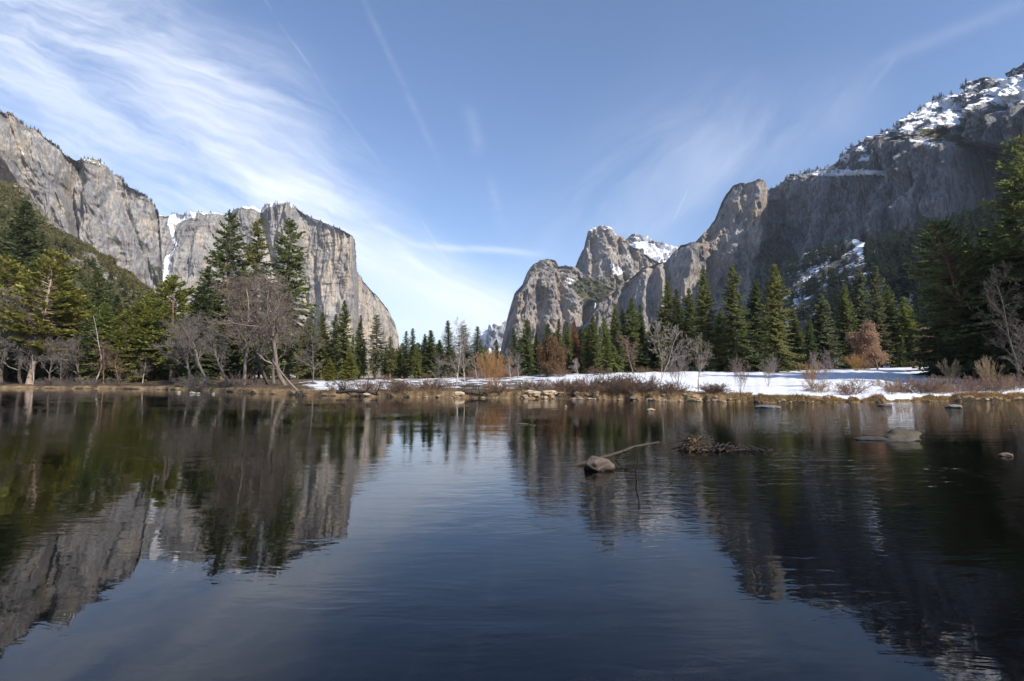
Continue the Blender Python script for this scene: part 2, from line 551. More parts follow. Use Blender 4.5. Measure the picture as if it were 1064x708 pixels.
# ------------------------------------------------------------------ the river
def build_river():
    xs = np.array([-900, -200, -60, 0, 60, 200, 900.0]); ys = np.array([-80, -20, 0, 30, 80, 140, 260.0])
    X, Y = np.meshgrid(xs, ys, indexing='ij')
    me = mesh('river', np.stack([X, Y, X * 0], -1).reshape(-1, 3), grid_faces(7, 7))
    m, k, out = new_mat("river water")
    pos = k.n('ShaderNodeNewGeometry').outputs['Position']
    # long lazy swell, small ripples, and patches of ruffled current
    a = k.noise(k.scale(pos, (0.55, 0.9, 1)), 1, 2, 0.5, 0.6)
    b = k.noise(k.scale(pos, (1.5, 3.6, 1)), 1, 3, 0.55, 0.8)
    c = k.noise(k.scale(pos, (6.0, 11.0, 1)), 1, 3, 0.6, 0.5)
    patch = k.mapr(k.noise(k.scale(pos, (0.10, 0.16, 1)), 1, 3, 0.55, 0.4), 0.42, 0.68)
    sx = k.n('ShaderNodeSeparateXYZ'); k.put(sx.inputs[0], pos)
    # the riffle below the driftwood and along the far right bank
    dx = k.math('DIVIDE', k.math('SUBTRACT', sx.outputs[0], 6.0), 6.5)
    dy = k.math('DIVIDE', k.math('SUBTRACT', sx.outputs[1], 12.0), 5.0)
    rif = k.math('EXPONENT', k.math('MULTIPLY', k.math('ADD', k.math('MULTIPLY', dx, dx), k.math('MULTIPLY', dy, dy)), -1.0))
    right = k.math('MULTIPLY', k.mapr(sx.outputs[0], 2, 14), k.mapr(sx.outputs[1], 12, 26))
    ruf = k.math('MAXIMUM', k.math('MAXIMUM', rif, k.math('MULTIPLY', right, 0.8)), k.math('MULTIPLY', patch, 0.55))
    r1 = k.noise(k.scale(pos, (1.1, 3.2, 1)), 1, 2, 0.5, 1.6)
    lines = k.noise(k.scale(pos, (0.16, 2.2, 1)), 1, 3, 0.6, 0.6)
    h = k.math('MULTIPLY', a, 0.0050)
    h = k.math('ADD', h, k.math('MULTIPLY', r1, k.math('MULTIPLY', ruf, 0.011)))
    h = k.math('ADD', h, k.math('MULTIPLY', lines, k.math('MULTIPLY', k.math('MAXIMUM', right, k.math('MULTIPLY', patch, 0.35)), 0.020)))
    h = k.math('ADD', h, k.math('MULTIPLY', b, k.math('MULTIPLY_ADD', ruf, 0.0070, 0.0011)))
    h = k.math('ADD', h, k.math('MULTIPLY', c, k.math('MULTIPLY_ADD', ruf, 0.0013, 0.00005)))
    nrm = bump(k, h, 1.0, 1.0)
    fr = k.n('ShaderNodeFresnel'); fr.inputs[0].default_value = 1.40; k.put(fr.inputs['Normal'], nrm)
    gl = k.n('ShaderNodeBsdfGlossy'); gl.inputs['Roughness'].default_value = 0.012
    gl.inputs[0].default_value = (0.96, 0.97, 0.98, 1); k.put(gl.inputs['Normal'], nrm)
    tr = k.n('ShaderNodeBsdfTransparent'); tr.inputs[0].default_value = (0.82, 0.77, 0.64, 1)
    mx = k.n('ShaderNodeMixShader')
    k.put(mx.inputs[0], fr.outputs[0])
    k.t.links.new(tr.outputs[0], mx.inputs[1]); k.t.links.new(gl.outputs[0], mx.inputs[2])
    k.t.links.new(mx.outputs[0], out.inputs[0])
    tag(link('river', me, m), kind='structure')


build_river()


# ------------------------------------------------------------------ cliffs and mountains
def dens(pts, n):
    """resample a polyline [(px, py)] to n points of even arc length"""
    p = np.array(pts, float)
    seg = np.hypot(np.diff(p[:, 0]), np.diff(p[:, 1]))
    mid = (p[1:, 0] + p[:-1, 0]) / 2
    seg = seg * np.where((mid < -25) | (mid > 1085), 0.15, 1.0)
    s = np.concatenate([[0], np.cumsum(seg)])
    q = np.linspace(0, s[-1], n)
    return np.interp(q, s, p[:, 0]), np.interp(q, s, p[:, 1])


def ptin(px, py, poly):
    """soft polygon test: 1 inside"""
    poly = np.array(poly, float)
    inside = np.zeros(px.shape, bool)
    j = len(poly) - 1
    for i in range(len(poly)):
        xi, yi = poly[i]; xj, yj = poly[j]
        c = ((yi > py) != (yj > py)) & (px < (xj - xi) * (py - yi) / (yj - yi + 1e-9) + xi)
        inside ^= c
        j = i
    return inside


def dseg(px, py, line):
    """distance in px to a polyline"""
    best = np.full(px.shape, 1e9)
    for (x0, y0), (x1, y1) in zip(line[:-1], line[1:]):
        dx, dy = x1 - x0, y1 - y0
        t = np.clip(((px - x0) * dx + (py - y0) * dy) / (dx * dx + dy * dy + 1e-9), 0, 1)
        best = np.minimum(best, np.hypot(px - x0 - t * dx, py - y0 - t * dy))
    return best


def massif(name, skyline, rails, rows, nu, mat, out=(0, -1), amp=(28, 9, 3.5), size=(170, 55, 18), vert=4.0,
           feature=None, masks=None, seed=1, back=0.25, rough_top=6.0, topamp=0.35, slab=0.9):
    """A cliff lofted between rails, bottom to top; each rail is (py of px or None for the skyline, Y of px).
    rows[i] = number of rows between rail i and i+1. Real relief is added along 'out'."""
    px, pys = dens(skyline, nu)
    pts, tt = [], []
    for (pyf, Yf, *shift) in rails:
        pyr = pys if pyf is None else np.interp(px, [a for a, b in pyf], [b for a, b in pyf])
        if pyf is not None: pyr = np.maximum(pyr, pys)
        Yr = np.interp(px, [a for a, b in Yf], [b for a, b in Yf])
        dx, dz = [], []
        u, v = (px - CX) / F, -(pyr - CY) / F
        yy = math.cos(PITCH) - v * math.sin(PITCH); zz = math.sin(PITCH) + v * math.cos(PITCH)
        pts.append((np.stack([u / yy * Yr, Yr, CAMZ + zz / yy * Yr], -1), pyr))
    P3, PY, T = [], [], []
    for i, nr in enumerate(rows):
        for j in range(nr):
            f = j / nr
            P3.append(pts[i][0] * (1 - f) + pts[i + 1][0] * f)
            PY.append(pts[i][1] * (1 - f) + pts[i + 1][1] * f)
            T.append(i + f)
    P3.append(pts[-1][0]); PY.append(pts[-1][1]); T.append(len(rows))
    nf = len(P3)
    top = pts[-1][0]
    ov = np.array([out[0], out[1], 0.0]); ov /= np.linalg.norm(ov)
    bw = (top[:, 2:3] - 0) * back
    for j, (f, dz) in enumerate(((.1, -.005), (.25, -.02), (.5, -.05), (1, -.15), (1.6, -.5), (2.2, -1.0))):
        q = top.copy(); q[:, :2] -= ov[:2] * bw * f; q[:, 2] *= (1 + dz)
        P3.append(q); PY.append(pts[-1][1] + 0.0); T.append(len(rows) + f)
    A = np.stack(P3, 1); PYA = np.stack(PY, 1); PXA = np.repeat(px[:, None], A.shape[1], 1); TA = np.repeat(np.array(T)[None], nu, 0)
    x, y, z = A[..., 0], A[..., 1], A[..., 2]
    h = x * (-ov[1]) + y * ov[0]                       # along the wall
    dq = x * ov[0] + y * ov[1]
    disp = 0
    for i, (a_, s_) in enumerate(zip(amp, size)):
        wz = z / (s_ * vert)
        wx_ = 0.35 * fbm(h / s_, dq / s_, z / (s_ * 1.3), 2, seed + 900 + i)
        rid = fbm(h / s_ + wx_, dq / s_ * 0.6, wz, 4, seed + 31 * i, 0.5, ridged=(i < 2))
        disp = disp + a_ * (-rid if i == 0 else rid) * 1.05
    # slabs: stepped faces with crisp edges
    st_ = 2.6 * fbm(h / (size[1] * 1.2), dq / size[1] * .5, z / (size[1] * vert * .8), 3, seed + 640, .5)
    fr_ = st_ - np.floor(st_)
    disp = disp + amp[1] * slab * (np.floor(st_) + sstep(0.82, 1.0, fr_))
    # broken ledges
    disp = disp + amp[2] * 0.7 * fbm(h / (size[1] * 1.3), dq / size[1], z / (size[2] * 0.9), 3, seed + 400, .55)
    edge = np.where(TA >= len(rows) - 0.001, topamp, 1.0)
    disp = disp * edge
    if feature is not None: disp = disp + feature(PXA, PYA)
    A[..., 0] += ov[0] * disp; A[..., 1] += ov[1] * disp
    A[..., 2] += np.clip(TA - (len(rows) - 0.15), 0, .15) / .15 * rough_top * fbm(h / 22, dq / 22, z * 0, 4, seed + 77, .6)
    V = A.reshape(-1, 3)
    me = mesh(name, V, grid_faces(nu, A.shape[1]))
    mk = np.zeros(A.shape)
    if masks is not None:
        r_, g_, b_ = masks(PXA, PYA, x, y, z, TA)
        mk[..., 0], mk[..., 1], mk[..., 2] = r_, g_, b_
    set_attr(me, 'mask', mk.reshape(-1, 3))
    o = link(name, me, mat)
    tag(o, kind='structure')
    return o, A, nf


C = lambda v: [(0, v), (1064, v)]
TOPS = {}

# --- far snow peak at the head of the valley
m_far = rock_mat("far granite", (0.30, 0.30, 0.32), (0.17, 0.17, 0.19), s=2.6)


def mk_far(px, py, x, y, z, T):
    face = ptin(px, py, [(507, 336), (528, 332), (526, 365), (505, 366)])
    n = fbm(x / 160, y / 160, z / 160, 3, 5)
    return np.clip(0.95 - 0.9 * face + 0.2 * n, 0, 1), x * 0, x * 0


massif('far_peak', [(470, 378), (486, 366), (492, 356), (500, 346), (506, 343), (509, 340), (514, 339), (520, 338.5), (527, 335.5), (536, 333), (552, 337), (580, 350)],
       [(C(396), C(6200)), (None, C(7200))], (60,), 180, m_far, amp=(110, 45, 15), size=(480, 150, 50), vert=2.0, masks=mk_far, seed=9,
       feature=lambda px, py: 260 * sstep(506.5, 509, px) * (1 - sstep(525, 529, px)), rough_top=15)

# --- the great sunlit wall (El Cap side)
m_cap = rock_mat("pale granite wall", (0.30, 0.285, 0.27), (0.175, 0.17, 0.17), (0.40, 0.325, 0.235), s=1.35, slope_snow=0.72, streaks=0.22, cracks=0.28)
cap_sky = [(140, 226), (174, 224), (182, 222.5), (205, 222), (218.6, 221.7), (237, 217), (262, 214), (282, 211.5), (296, 212.8), (309, 218),
           (333.6, 231), (355, 242), (364.7, 246), (368.7, 250), (369.6, 262), (370.4, 279), (375.5, 287), (389.5, 302.5), (402, 316.5), (411, 333.6), (415, 349), (417, 385)]


def f_cap(px, py):
    d = 60 * np.exp(-((px - 355) / 20) ** 2)
    d -= 130 * sstep(369.5, 372, px)
    d -= 50 * np.exp(-((px - 318) / 9) ** 2) * sstep(300, 330, py)
    d += 40 * np.exp(-((px - 300) / 12) ** 2)
    d -= 80 * np.exp(-((px - 232) / 7) ** 2)
    d -= 60 * np.exp(-((px - (268 + (py - 215) * .25)) / 5) ** 2)
    d += 45 * np.exp(-((px - 392) / 6) ** 2)
    return d


def mk_cap(px, py, x, y, z, T):
    n = fbm(x / 90, y / 90, z / 40, 4, 71)
    top = np.interp(px, [a for a, b in cap_sky], [b for a, b in cap_sky])
    below = py - top
    s = 0.55 * np.exp(-below / 4.0) * (px < 350) * np.clip(0.6 + n, 0, 1.4) + 0.55 * (T >= 2) * (px < 352)
    s = s + 0.95 * ptin(px, py, [(174, 222), (206, 220), (204, 228), (186, 230), (178, 232), (174, 230)])
    s = s + 0.85 * ptin(px, py, [(252, 210), (297, 209), (300, 214), (282, 216), (252, 217)])
    gul = dseg(px, py, [(175, 230), (177, 245), (182, 257), (178, 266)])
    s = s + 1.0 * np.exp(-(gul / 2.2) ** 2)
    wd = dseg(px, py, [(172, 268), (171, 285), (169, 302)])
    s = s + 1.1 * np.exp(-(wd / np.interp(py, [262, 275, 290, 303], [2.6, 4.4, 3.6, 2.2])) ** 2)
    g = np.clip(0.25 + 0.75 * sstep(295, 345, px) + 0.35 * n, 0, 1)
    v = 0.25 * np.exp(-((px - 168) / 14) ** 2) * sstep(285, 300, py) + 0.35 * (below < 4) * (n > 0.2) * (px > 300)
    return np.clip(s, 0, 1), g, np.clip(v, 0, 1)


o, A, nf = massif('granite_wall', cap_sky, [(C(398), [(140, 2250), (250, 2350), (365, 2400), (372, 2500), (417, 2750)]),
                                            ([(140, 320), (415, 340)], [(140, 2450), (250, 2500), (365, 2480), (372, 2580), (417, 2850)]),
                                            (None, [(140, 2750), (250, 2620), (365, 2540), (372, 2660), (417, 2950)])],
                  (40, 190), 560, m_cap, out=(0.25, -1), feature=f_cap, masks=mk_cap, seed=3, slab=.4, rough_top=3, amp=(30, 14, 5.5), size=(190, 56, 19), vert=5.5)
TOPS['cap'] = (A, nf)

# --- the nearer wall on the left
m_left = rock_mat("grey granite wall", (0.285, 0.272, 0.262), (0.155, 0.15, 0.153), (0.36, 0.30, 0.22), s=1.0, slope_snow=0.75, streaks=0.25, cracks=0.3)
left_sky = [(-160, 60), (-60, 95), (0, 113), (12.7, 122), (33, 133), (61, 153.6), (76, 165), (91.5, 169), (104, 172.6), (122, 180), (132, 193), (150, 204), (165, 216),
            (172, 223), (175.5, 240), (177, 262), (172, 280), (170, 300), (176, 330), (182, 390)]
# the polyline bends back at its right edge: keep px increasing
left_sky = [(-160, 60), (-60, 95), (0, 113), (12.7, 122), (33, 133), (61, 153.6), (76, 165), (91.5, 169), (104, 172.6), (122, 180), (132, 193), (148, 203), (158, 211),
            (164, 221), (165, 240), (166, 262), (166.6, 282), (167, 300), (172, 330), (184, 390)]


def f_left(px, py):
    # overhanging slab edge: the part above the line (19,161)-(65,193)-(72,235) stands proud
    d = np.zeros(px.shape)
    line = np.interp(px, [-100, 19, 40, 52, 65], [130, 161, 172, 182, 193])
    d += 12 * (1 - sstep(-6, 6, py - line)) * (px < 66)
    d -= 150 * np.clip((66 - px) / 66, 0, 2) * sstep(-3, 50, py - line)
    d -= 12 * sstep(-3, 12, py - line) * (1 - sstep(58, 74, px))
    d -= 70 * np.exp(-((px - np.interp(py, [165, 193, 240], [76, 66, 73])) / 5.0) ** 2) * sstep(160, 200, py)
    d += 55 * np.exp(-((px - 98) / 13) ** 2)
    d -= 35 * np.exp(-((px - np.interp(py, [190, 300], [118, 160])) / 5) ** 2)
    d += 30 * np.exp(-((px - 140) / 9) ** 2)
    return d


def mk_left(px, py, x, y, z, T):
    n = fbm(x / 60, y / 60, z / 30, 4, 171)
    s = 0.42 * ptin(px, py, [(76, 163), (92, 166), (110, 172), (112, 180), (86, 172)]) * (n > -.1) + 0.5 * ptin(px, py, [(19, 159), (25, 161), (24, 164), (19, 162)])
    g = np.clip(0.35 + 0.5 * n + 0.4 * ptin(px, py, [(0, 113), (75, 165), (66, 193), (20, 160), (0, 150)]), 0, 1)
    v = np.clip(0.55 * (n > .05) * (py - np.interp(px, [a for a, b in left_sky], [b for a, b in left_sky]) < 7) * (px > 60), 0, 1)
    v = np.maximum(v, 0.6 * ptin(px, py, [(158, 280), (168, 278), (172, 305), (160, 305)]))
    return np.clip(s, 0, 1), g, v


o, A, nf = massif('left_cliff', left_sky, [(C(398), [(-160, 900), (0, 1150), (184, 1650)]), ([(-160, 260), (0, 280), (100, 300), (184, 392)], [(-160, 1000), (0, 1300), (184, 1720)]),
                                           (None, [(-160, 1080), (0, 1420), (100, 1680), (184, 1800)])], (30, 170), 460, m_left, out=(0.55, -1), feature=f_left,
                  masks=mk_left, seed=21, slab=.4, amp=(26, 12, 4.5), size=(125, 40, 14), vert=5.5)
TOPS['left'] = (A, nf)

# --- the group of spires, far to near
m_sp = rock_mat("spire granite", (0.295, 0.268, 0.245), (0.125, 0.118, 0.115), (0.34, 0.25, 0.17), s=1.25, slope_snow=0.72)
m_snowpk = rock_mat("snowy spire granite", (0.235, 0.225, 0.225), (0.11, 0.11, 0.12), s=1.8, slope_snow=0.72)


def mk_g(px, py, x, y, z, T):
    n = fbm(x / 90, y / 90, z / 60, 4, 91)
    return np.clip(0.62 + 0.45 * n - 0.5 * np.exp(-((px - 658) / 7) ** 2) * (py < 252), 0, 1), x * 0, x * 0


massif('snow_spire', [(634, 300), (642, 268), (649, 252), (653.5, 246), (657, 242.3), (664, 243), (676.5, 246.5), (685, 249.5), (694, 253), (703, 257.5), (716, 268), (740, 300)],
       [(C(330), C(3850)), (None, C(4300))], (130,), 260, m_snowpk, amp=(50, 22, 9), size=(220, 80, 26), vert=1.6, masks=mk_g, seed=41, rough_top=14)


def mk_f(px, py, x, y, z, T):
    n = fbm(x / 60, y / 60, z / 40, 4, 191)
    top = np.interp(px, [597, 611, 622, 634, 648, 690], [275, 240, 236, 239, 246, 270])
    s = 0.75 * np.exp(-np.abs(py - top) / 2.2) * (px > 611) * (px < 642) + 0.62 * ptin(px, py, [(630, 281), (650, 284), (640, 292), (632, 288)]) + .4 * ptin(px, py, [(648, 265), (660, 268), (655, 275)])
    g = np.clip(0.35 + 0.6 * n + 0.5 * ptin(px, py, [(650, 262), (690, 270), (672, 282), (655, 276)]), 0, 1)
    return np.clip(s + .1 * n, 0, 1), g, 0.55 * sstep(286, 296, py) * (px > 600)


massif('cathedral_spire', [(588, 330), (592, 300), (597, 279), (602, 267), (605, 261), (607.6, 257), (609, 249), (611, 241), (616, 237.5), (622, 236), (634, 239), (648, 246), (656, 255), (673, 266), (690, 275), (712, 290)],
       [(C(345), C(3150)), (None, C(3450))], (150,), 300, m_sp, amp=(46, 24, 10), size=(180, 60, 20), vert=4, masks=mk_f, seed=51, slab=.5, rough_top=3,
       feature=lambda px, py: 75 * np.exp(-((px - 628) / 9) ** 2) - 50 * np.exp(-((px - np.interp(py, [240, 290], [640, 650])) / 4) ** 2) - 40 * np.exp(-((px - 616) / 3) ** 2) * sstep(245, 262, py))

e_sky = [(514, 396), (520, 366), (523, 352), (528, 329), (533.5, 307), (542, 297), (548, 283), (553, 274.5), (562, 270), (575, 272), (588, 275), (602, 282), (616.5, 289), (628, 296), (636, 299), (650, 305), (668, 330)]


def f_e(px, py):
    d = 50 * np.exp(-((px - 572) / 9) ** 2) - 60 * np.exp(-((px - np.interp(py, [275, 330], [552, 560])) / 6) ** 2)
    d += 60 * np.exp(-((px - 537) / 6) ** 2) - 60 * np.exp(-((px - np.interp(py, [290, 350], [583, 590])) / 4) ** 2)
    d += 40 * np.exp(-((px - 597) / 5) ** 2)
    d -= 230 * np.exp(-((px - 617) / 7) ** 2) * sstep(309, 318, py)
    d -= 35 * np.exp(-((px - np.interp(py, [300, 345], [560, 575])) / 3) ** 2)
    return d


def mk_e(px, py, x, y, z, T):
    n = fbm(x / 60, y / 60, z / 40, 4, 291)
    v = 0.75 * ptin(px, py, [(594, 296), (606, 288), (622, 290), (640, 298), (630, 312), (617, 316), (600, 306)])
    v = np.maximum(v, 0.38 * (T > 1.02) + .15 * n)
    v = np.maximum(v, 0.55 * sstep(340, 358, py))
    s = 0.5 * ptin(px, py, [(588, 288), (597, 291), (592, 297)])
    return np.clip(s, 0, 1), np.clip(0.45 + 0.7 * n, 0, 1), v


massif('cathedral_rock', e_sky, [(C(400), C(2450)), ([(514, 397), (523, 358), (528, 334), (533, 313), (542, 303), (553, 286), (562, 282), (575, 286), (588, 295), (602, 306), (616, 316), (625, 315), (640, 304), (668, 335)], C(2700)),
                                 (None, C(3000))], (130, 50), 380, m_sp, out=(0.1, -1), feature=f_e, masks=mk_e, seed=61, slab=.5, rough_top=3, amp=(42, 22, 9), size=(160, 52, 18), vert=3.6)

h_sky = [(592, 372), (600, 348), (606, 338), (620, 318), (630, 309), (641, 300.6), (655, 286.5), (666, 281), (676.5, 276), (690.6, 270.6), (699, 262), (708, 254.7), (722, 252), (733, 240.6), (743.5, 228),
         (750.6, 209), (755, 201), (761, 194.7), (768, 191), (775, 189.4), (785, 190), (793, 192), (800, 196.5), (804, 203), (812, 212), (830, 225), (850, 260)]


def f_h(px, py):
    below = sstep(-4, 4, py - np.interp(px, [700, 722, 745, 762, 779, 806], [254, 254, 259, 266, 273, 258]))
    d = 70 * np.exp(-((px - 686) / 4.5) ** 2) * below * sstep(272, 282, py)
    d -= 70 * np.exp(-((px - 694) / 4) ** 2) * below
    d += 70 * np.exp(-((px - np.interp(py, [255, 330], [722, 706])) / 9) ** 2) * below
    d -= 50 * np.exp(-((px - np.interp(py, [260, 330], [741, 735])) / 5) ** 2) * below
    d += 45 * np.exp(-((px - 758) / 9) ** 2) * below
    d -= 55 * np.exp(-((px - np.interp(py, [290, 340], [655, 640])) / 6) ** 2)
    d += 50 * np.exp(-((px - 668) / 6) ** 2)
    tower = (1 - below)
    d += tower * (55 * np.exp(-((px - 788) / 7) ** 2) - 10 * np.exp(-((px - 776) / 3) ** 2) + 25 * np.exp(-((px - 762) / 6) ** 2))
    d -= tower * 70 * np.exp(-((px - 803) / 3) ** 2)
    return d


def mk_h(px, py, x, y, z, T):
    n = fbm(x / 60, y / 60, z / 60, 4, 391)
    g = np.clip(0.3 + 0.55 * n + 0.45 * np.exp(-((px - 786) / 14) ** 2) + .4 * np.exp(-((px - 685) / 5) ** 2), 0, 1)
    led = dseg(px, py, [(722, 253), (745, 259), (762, 266), (779, 273)])
    g = np.maximum(g, np.exp(-(led / 2.5) ** 2))
    v = 0.55 * ptin(px, py, [(785, 258), (812, 238), (830, 320), (780, 320)]) + 0.5 * sstep(325, 345, py)
    return 0 * x, g, np.clip(v, 0, 1)


massif('tower_buttress', h_sky, [(C(400), [(592, 2250), (690, 2050), (780, 1950), (850, 2150)]),
                                 ([(592, 380), (600, 355), (606, 345), (620, 326), (641, 308), (655, 294), (676, 284), (690, 278), (708, 262), (722, 254), (745, 259), (762, 266), (779, 273), (806, 258), (850, 275)],
                                  [(592, 2450), (690, 2260), (722, 2240), (779, 2150), (806, 2270), (850, 2400)]),
                                 (None, [(592, 2480), (690, 2330), (722, 2330), (743, 2325), (760, 2275), (776, 2215), (783, 2200), (803, 2310), (815, 2420), (850, 2560)])],
       (150, 110), 520, m_sp, out=(-0.2, -1), feature=f_h, masks=mk_h, seed=81, slab=.45, rough_top=2.5, amp=(30, 13, 5), size=(140, 44, 16), vert=5.0)

# --- the long shaded wall on the right, with the snowfield on top
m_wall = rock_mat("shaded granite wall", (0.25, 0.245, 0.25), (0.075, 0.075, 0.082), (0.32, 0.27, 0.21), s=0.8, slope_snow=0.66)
i_sky = [(784, 246), (788, 226), (792, 206), (797, 197), (805, 192), (817, 187), (824.5, 182), (836, 180), (851, 179), (866, 172), (873, 163), (881, 155), (893, 149.4), (902, 147), (910.5, 138), (928, 133), (938, 130), (949, 126), (961, 114), (973, 103),
         (988, 94.5), (1008.5, 84), (1032, 77), (1064, 62), (1120, 40), (1250, 0), (1500, -70), (1800, -150)]
wallY = [(784, 2560), (792, 2500), (803, 2440), (824, 2230), (851, 1960), (881, 1700), (910, 1470), (949, 1310), (985, 1190), (1032, 1070), (1064, 1000), (1120, 905), (1250, 740), (1500, 550), (1800, 420)]
mulY = lambda f: [(a, b * f) for a, b in wallY]


def f_i(px, py):
    d = 26 * np.exp(-((px - 949) / 20) ** 2) - 95 * sstep(984, 992, px) * sstep(146, 158, py)
    d -= 50 * np.exp(-((px - np.interp(py, [155, 235], [988, 1006])) / 4) ** 2)
    d -= 40 * np.exp(-((px - 912) / 5) ** 2) * sstep(150, 175, py)
    d += 30 * np.exp(-((px - 926) / 6) ** 2) * sstep(195, 215, py)
    d -= 30 * np.exp(-((px - 872) / 7) ** 2) * sstep(182, 200, py)
    d += 30 * np.exp(-((px - 850) / 12) ** 2)
    d -= 30 * np.exp(-((px - np.interp(py, [170, 300], [1030, 1034])) / 5) ** 2)
    return d * 1.7


def mk_i(px, py, x, y, z, T):
    n = fbm(x / 26, y / 26, z / 26, 4, 491)
    s = np.where(T > 2.0, np.clip(0.47 + 0.65 * n, 0, 1), 0)
    s = np.where((T > 1.0) & (T <= 2.0), np.clip(0.30 + 0.6 * n, 0, 1) * (px < 905), s)
    s = np.maximum(s, 0.9 * ptin(px, py, [(850, 178), (868, 176), (910, 178), (908, 183), (870, 184), (850, 182)]))
    for ln in ([(992, 159), (1000, 159)], [(1009, 164.5), (1026, 165)], [(1022, 174), (1044, 176)], [(950, 147), (966, 149), (978, 153)]):
        s = np.maximum(s, 1.0 * np.exp(-(dseg(px, py, ln) / 1.3) ** 2))
    s = np.maximum(s, 1.0 * ptin(px, py, [(1020, 92), (1064, 78), (1064, 100), (1040, 106), (1022, 104)]))
    s = s * (1 - 0.8 * ptin(px, py, [(903, 146), (925, 136), (935, 140), (930, 148), (905, 160)]))
    g = np.clip(0.15 + 0.55 * n, 0, 1)
    g = np.maximum(g, 0.8 * ptin(px, py, [(957, 150), (966, 152), (968, 170), (958, 180)]))
    v = 0.45 * ((T > 1.0) & (T < 2.0)) * (n > 0.1) * (px > 905) + 0.7 * ptin(px, py, [(960, 130), (985, 130), (1000, 145), (985, 150), (965, 142)]) * (n > -.2)
    return np.clip(s, 0, 1), g, np.clip(v, 0, 1)


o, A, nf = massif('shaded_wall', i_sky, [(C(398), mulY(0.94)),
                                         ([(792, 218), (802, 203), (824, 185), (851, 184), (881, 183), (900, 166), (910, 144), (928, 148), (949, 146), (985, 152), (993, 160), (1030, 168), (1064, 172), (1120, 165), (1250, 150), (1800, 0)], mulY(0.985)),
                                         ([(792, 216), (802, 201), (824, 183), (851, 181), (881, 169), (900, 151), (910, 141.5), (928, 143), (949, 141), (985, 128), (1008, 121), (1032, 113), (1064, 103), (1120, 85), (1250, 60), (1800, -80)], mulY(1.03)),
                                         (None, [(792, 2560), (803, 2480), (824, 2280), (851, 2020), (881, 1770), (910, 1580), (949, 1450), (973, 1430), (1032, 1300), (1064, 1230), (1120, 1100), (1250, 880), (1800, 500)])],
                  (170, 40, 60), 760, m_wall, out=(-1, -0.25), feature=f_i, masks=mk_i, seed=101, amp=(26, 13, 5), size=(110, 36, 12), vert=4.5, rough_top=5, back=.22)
TOPS['wall'] = (A, nf)

# --- wooded talus below the shaded wall
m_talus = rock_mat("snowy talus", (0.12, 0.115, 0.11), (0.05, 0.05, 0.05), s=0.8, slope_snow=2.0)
j_sky = [(740, 396), (775, 352), (796, 300), (812, 274), (830, 266), (850, 260), (880, 253), (890, 250), (901, 251), (915, 252), (930, 247), (960, 238), (1000, 228), (1064, 212), (1150, 200), (1400, 150), (1700, 120)]


def mk_j(px, py, x, y, z, T):
    n = fbm(x / 30, y / 30, z / 30, 4, 591)
    s = 0.20 + 0.5 * n
    s = np.maximum(s, 1.0 * ptin(px, py, [(885, 248), (902, 248), (903, 284), (896, 292), (886, 278)]))
    return np.clip(s * (px < 960), 0, 1) + 0.2 * (px >= 960), x * 0, np.clip(0.3 - n * .5, 0, 1)


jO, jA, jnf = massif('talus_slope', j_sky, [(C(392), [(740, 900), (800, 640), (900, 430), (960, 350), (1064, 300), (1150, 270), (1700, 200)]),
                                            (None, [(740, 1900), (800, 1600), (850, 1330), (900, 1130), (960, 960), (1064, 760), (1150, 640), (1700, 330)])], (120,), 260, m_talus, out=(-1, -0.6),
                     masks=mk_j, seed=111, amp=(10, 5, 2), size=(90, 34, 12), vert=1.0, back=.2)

# --- brushy slope on the left
m_hill = rock_mat("brushy slope", (0.26, 0.25, 0.235), (0.14, 0.13, 0.12), (0.20, 0.15, 0.08), s=0.55, slope_snow=2.0)
hill_sky = [(-420, 40), (-150, 120), (-40, 172), (0, 186), (14, 188), (19, 190), (30, 199), (51, 227), (69, 238), (84, 249), (114, 268), (137, 283), (158, 298), (175, 318), (200, 348), (235, 386), (250, 398)]


def mk_hill(px, py, x, y, z, T):
    n = fbm(x / 14, y / 14, z / 14, 4, 691)
    v = 0.95 + 0.35 * n
    tal = dseg(px, py, [(112, 305), (128, 314), (145, 321), (165, 328)])
    v = v - 1.3 * np.exp(-(tal / 5) ** 2) - 1.2 * np.exp(-(dseg(px, py, [(62, 282), (75, 290), (82, 298)]) / 6) ** 2) - 1.2 * np.exp(-(dseg(px, py, [(92, 276), (104, 290)]) / 5) ** 2)
    v = v - 0.9 * ptin(px, py, [(14, 185), (30, 195), (52, 225), (70, 238), (62, 244), (38, 228), (14, 208)]) * (n > -.25)
    return x * 0, np.clip(.5 + n, 0, 1), np.clip(v, 0, 1)


hO, hA, hnf = massif('brushy_slope', hill_sky, [(C(397), [(-420, 190), (0, 240), (160, 260), (250, 270)]),
                                               (None, [(-420, 420), (0, 640), (100, 560), (160, 470), (250, 300)])], (150,), 320, m_hill, out=(0.8, -0.6),
                     masks=mk_hill, seed=121, amp=(7, 3, 1.4), size=(70, 24, 8), vert=1.0, back=.15, rough_top=2)


# ------------------------------------------------------------------ foliage and tree builders
def kites(B, D, W, L, Wd, fold=0.0):
    """leaf-sized kites: base B, direction D, side W (unit), length L, half width Wd"""
    n = len(B)
    mid = B + D * (L * 0.5)[:, None]
    up = np.cross(D, W)
    V = np.stack([B, mid + W * Wd[:, None] - up * (fold * Wd)[:, None], B + D * L[:, None], mid - W * Wd[:, None] - up * (fold * Wd)[:, None]], 1).reshape(-1, 3)
    Fc = np.arange(n * 4).reshape(n, 4)
    return V, Fc


def unit(v):
    return v / np.maximum(np.linalg.norm(v, axis=-1, keepdims=True), 1e-9)


